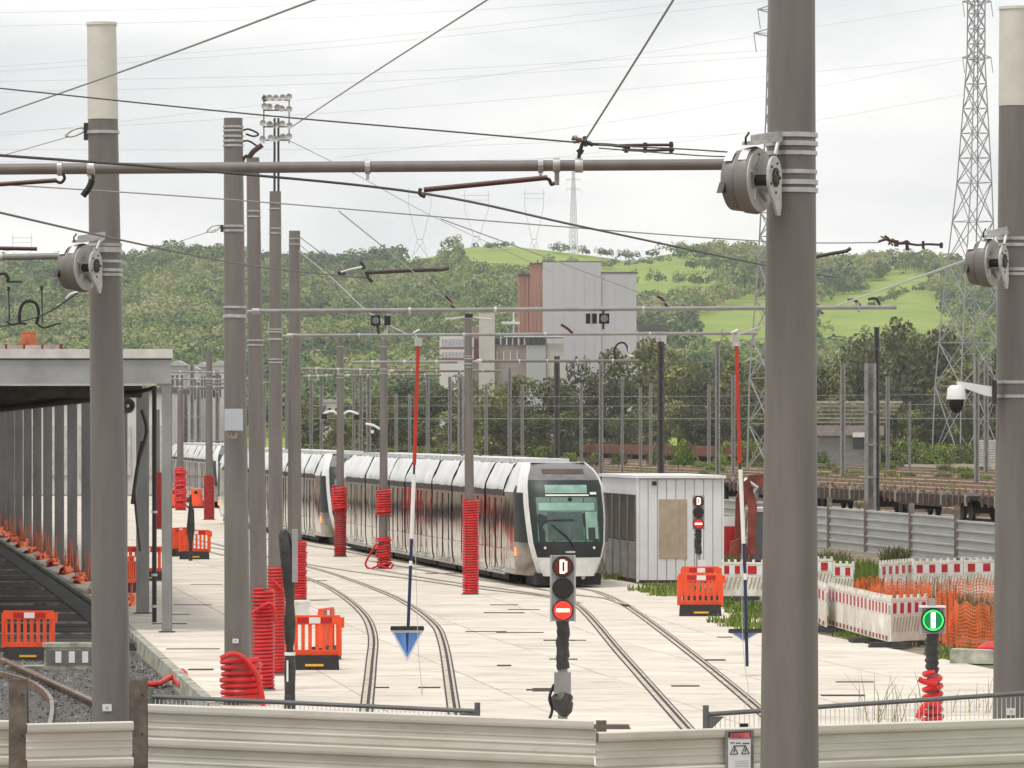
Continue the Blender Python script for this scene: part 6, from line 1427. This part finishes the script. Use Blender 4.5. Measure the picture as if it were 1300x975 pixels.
pb('white_wall', M('white_render', (.62,.61,.58), .8, var=.06), 558, 596, 425, 574, 0, 14); pb('brown_wall', M('brown_concrete', (.30,.26,.22), .85, var=.12, scale=.2), 596.1, 613, 414, 574, 1, 14); pb('stair_tower', m_ctr, 608, 628, 398, 574, -.6, 12); pb('concrete_wall', MATS['brown_concrete'], 628.1, 694, 428, 574, .6, 14); pb('pale_wall', M('pale_panel_wall', (.40,.42,.42), .8, var=.06), 668, 693, 438, 574, .2, .58); pb('link_wall', m_ctr, 694.1, 716, 436, 574, 1, 12); pb('roof_slab', m_fr, 640, 716, 424.5, 428, 0, 14); pb('white_canopy', m_fr, 637, 660, 408, 411, 1, 6); pb('canopy_post', m_fr, 651, 653, 396, 424, 2, 3)
for r_ in ((426.5,441,'upper'),(443,455,'lower')):
    for k in range(8): x = 560+k*4.4; f = pb('window', m_fr, x, x+3.9, r_[0]+1.5, r_[1]-1.2, -.25, -.02); m = MB(b2.location); a = P(x+.9,r_[1]-3,Y2); b = P(x+3.0,r_[0]+4,Y2); m.bb((a.x,Y2-.32,a.z),(b.x,Y2-.26,b.z)); m.build('pane', M('pale_pane', (.36,.40,.44), .2, var=.2), f)
pb('band', M('red_band', (.28,.08,.06), .8), 558, 596, 441.2, 442.8, -.1, -.01); pb('band', MATS['red_band'], 558, 596, 455.2, 456.6, -.1, -.01)
for k in range(5): x = 629+k*7.6; f = pb('window', m_win, x, x+5.6, 429, 437, .3, .58); pb('window_pier', m_fr if k % 2 else m_ctr, x+5.7, x+7.5, 428.5, 438, .2, .58)
for k in range(4): x = 669+k*6.2; pb('window', m_win, x, x+4.4, 429, 437.5, -.1, .18)
for x in (630.5,639,647.5,656): pb('white_fin', m_fr, x, x+1.2, 446, 457, .3, .58)
for y in (430,444): pb('door', M('maroon_door', (.16,.04,.04), .6), 602, 607, y, y+11, .7, .98); pb('door_frame', m_fr, 599.5, 601.5, y-1, y+11, .7, .98)
def house(label, x0, x1, ytop, ybase, Y, wall, roof, nwin=3, group='far houses'):
    t = thing('far_house', label, 'house', (XP((x0+x1)/2,Y),Y,0), 0, group); a = P(x0,ybase,Y); b = P(x1,ytop,Y); h = (b.z-a.z)
    m = MB(t.location); m.bb((a.x,Y,-.5),(b.x,Y+9,b.z-h*.12)); m.build('wall', wall, t)
    m = MB(t.location); z = b.z-h*.12+.003; cx = (a.x+b.x)/2; m.prism([(a.x-.3,Y-.3,z),(b.x+.3,Y-.3,z),(b.x+.3,Y-.3,z+.2),(cx,Y-.3,b.z-h*.06),(a.x-.3,Y-.3,z+.2)], (0,9.6,0)); m.build('roof', roof, t)
    for k in range(nwin): w = (b.x-a.x)/nwin; xx = a.x+w*(k+.3); m = MB(t.location); m.bb((xx,Y-.08,b.z-h*.45),(xx+w*.4,Y-.01,b.z-h*.22)); m.build('window', m_win, t)
m_hwh = M('house_white', (.64,.62,.58), .8, var=.06, scale=.3); m_hgr = M('house_grey', (.42,.43,.43), .8, var=.08, scale=.3)
house('white house with shallow roof right of the grey tower', 814, 846, 400, 570, 1030, m_hwh, m_roofd); house('small grey roofed house between tower and white house', 808, 824, 398, 570, 1050, m_hgr, m_roofd, 2)
for i, (x0,x1,yt) in enumerate(((216,234,450),(234,250,456),(251,262,452),(268,290,450),(224,246,464))): house('pale terraced house seen over the distant span tubes', x0, x1, yt, 570, 820+i*12, m_hwh if i % 2 else m_hgr, MATS.get('pale_roof') or M('pale_roof', (.45,.45,.44), .6), 3, 'pale houses behind the span tubes')
house('pale bungalow glimpsed between the thick masts and the wooded slope', 405, 432, 502, 574, 880, m_hwh, M('pale_roof', (.45,.45,.44), .6), 3); house('low house with grey roof among the trees beside the tall pylon', 1152, 1186, 494, 574, 930, m_hgr, M('pale_roof', (.45,.45,.44), .6), 2)
sh2 = thing('yard_shed', 'long low grey yard shed among the bushes behind the sidings', 'shed', (XP(1078,640),640,0)); pbox('wall', M('dull_shed_wall', (.22,.205,.19), .8, var=.15), 1040, 1118, 553, 590, 0, 8, sh2, 640); pbox('roof', M('taupe_roof', (.27,.235,.215), .8, var=.15), 1036, 1122, 540, 553, -.6, 9, sh2, 640); pbox('door', m_win, 1083, 1105, 556, 570, -.1, -.01, sh2, 640); pbox('white_lintel', m_fr, 1082, 1106, 549, 555, -.8, -.65, sh2, 640)
pf = thing('stacked_rails', 'stacked pale rails on racks in the far yard', 'rails', (XP(1090,700),700,0))
for k in range(6): pbox('rail_bundle', M('pale_rail_bundle', (.42,.36,.31), .7, var=.3), 1030, 1146-k*3, 509+k*5.0, 512+k*5.0, k*.5, k*.5+2, pf, 700)
# pale depot hall beyond the canopy columns
dh = thing('depot_hall', 'long pale depot hall seen in strips between the canopy columns', 'building', (XP(60,345),345,0)); pbox('wall', M('pale_hall_wall', (.66,.645,.61), .8, var=.06, scale=.3), -160, 216, 498, 628, 0, 20, dh, 345); pbox('roof_edge', m_roofd, -164, 219, 492, 498, -.4, 20.4, dh, 345)
for k in range(9): x = -140+k*40; f = pbox('gate', M('gate_pale', (.60,.585,.55), .7) if k % 2 else M('gate_cream', (.56,.52,.46), .7), x, x+26, 540, 604, -.12, -.02, dh, 345)
# tufted grass along the sidings
blades('siding_grass', 'rough yellow-green grass between the sidings', [(V((VX(v,y)+R.uniform(-1,1),y,0)), 2.5) for v in (44,48,52,62.5,68,72.5,78.5,84,90,96,103.5,111,120) for y in range(160,620,16)], 11, .15, .55, m_grass, .04)

# ------------------------------------------------------------------ haze
hz = MB((0, 1560, 0)); hz.bb((-1150,-105,-2.0),(1150,3230,205)); ho = hz.build('haze', [])
ho.data.materials.clear(); hm_ = bpy.data.materials.new('haze_air'); hm_.use_nodes = True; tt = hm_.node_tree; tt.nodes.clear(); ou = tt.nodes.new('ShaderNodeOutputMaterial'); pv = tt.nodes.new('ShaderNodeVolumePrincipled')
pv.inputs['Color'].default_value = (.90,.92,.94,1); pv.inputs['Density'].default_value = 0.00009; pv.inputs['Anisotropy'].default_value = .2; tt.links.new(pv.outputs[0], ou.inputs['Volume']); ho.data.materials.append(hm_)
struct(ho, 'stuff'); tag(ho, 'thin pale haze in the valley air', 'haze')
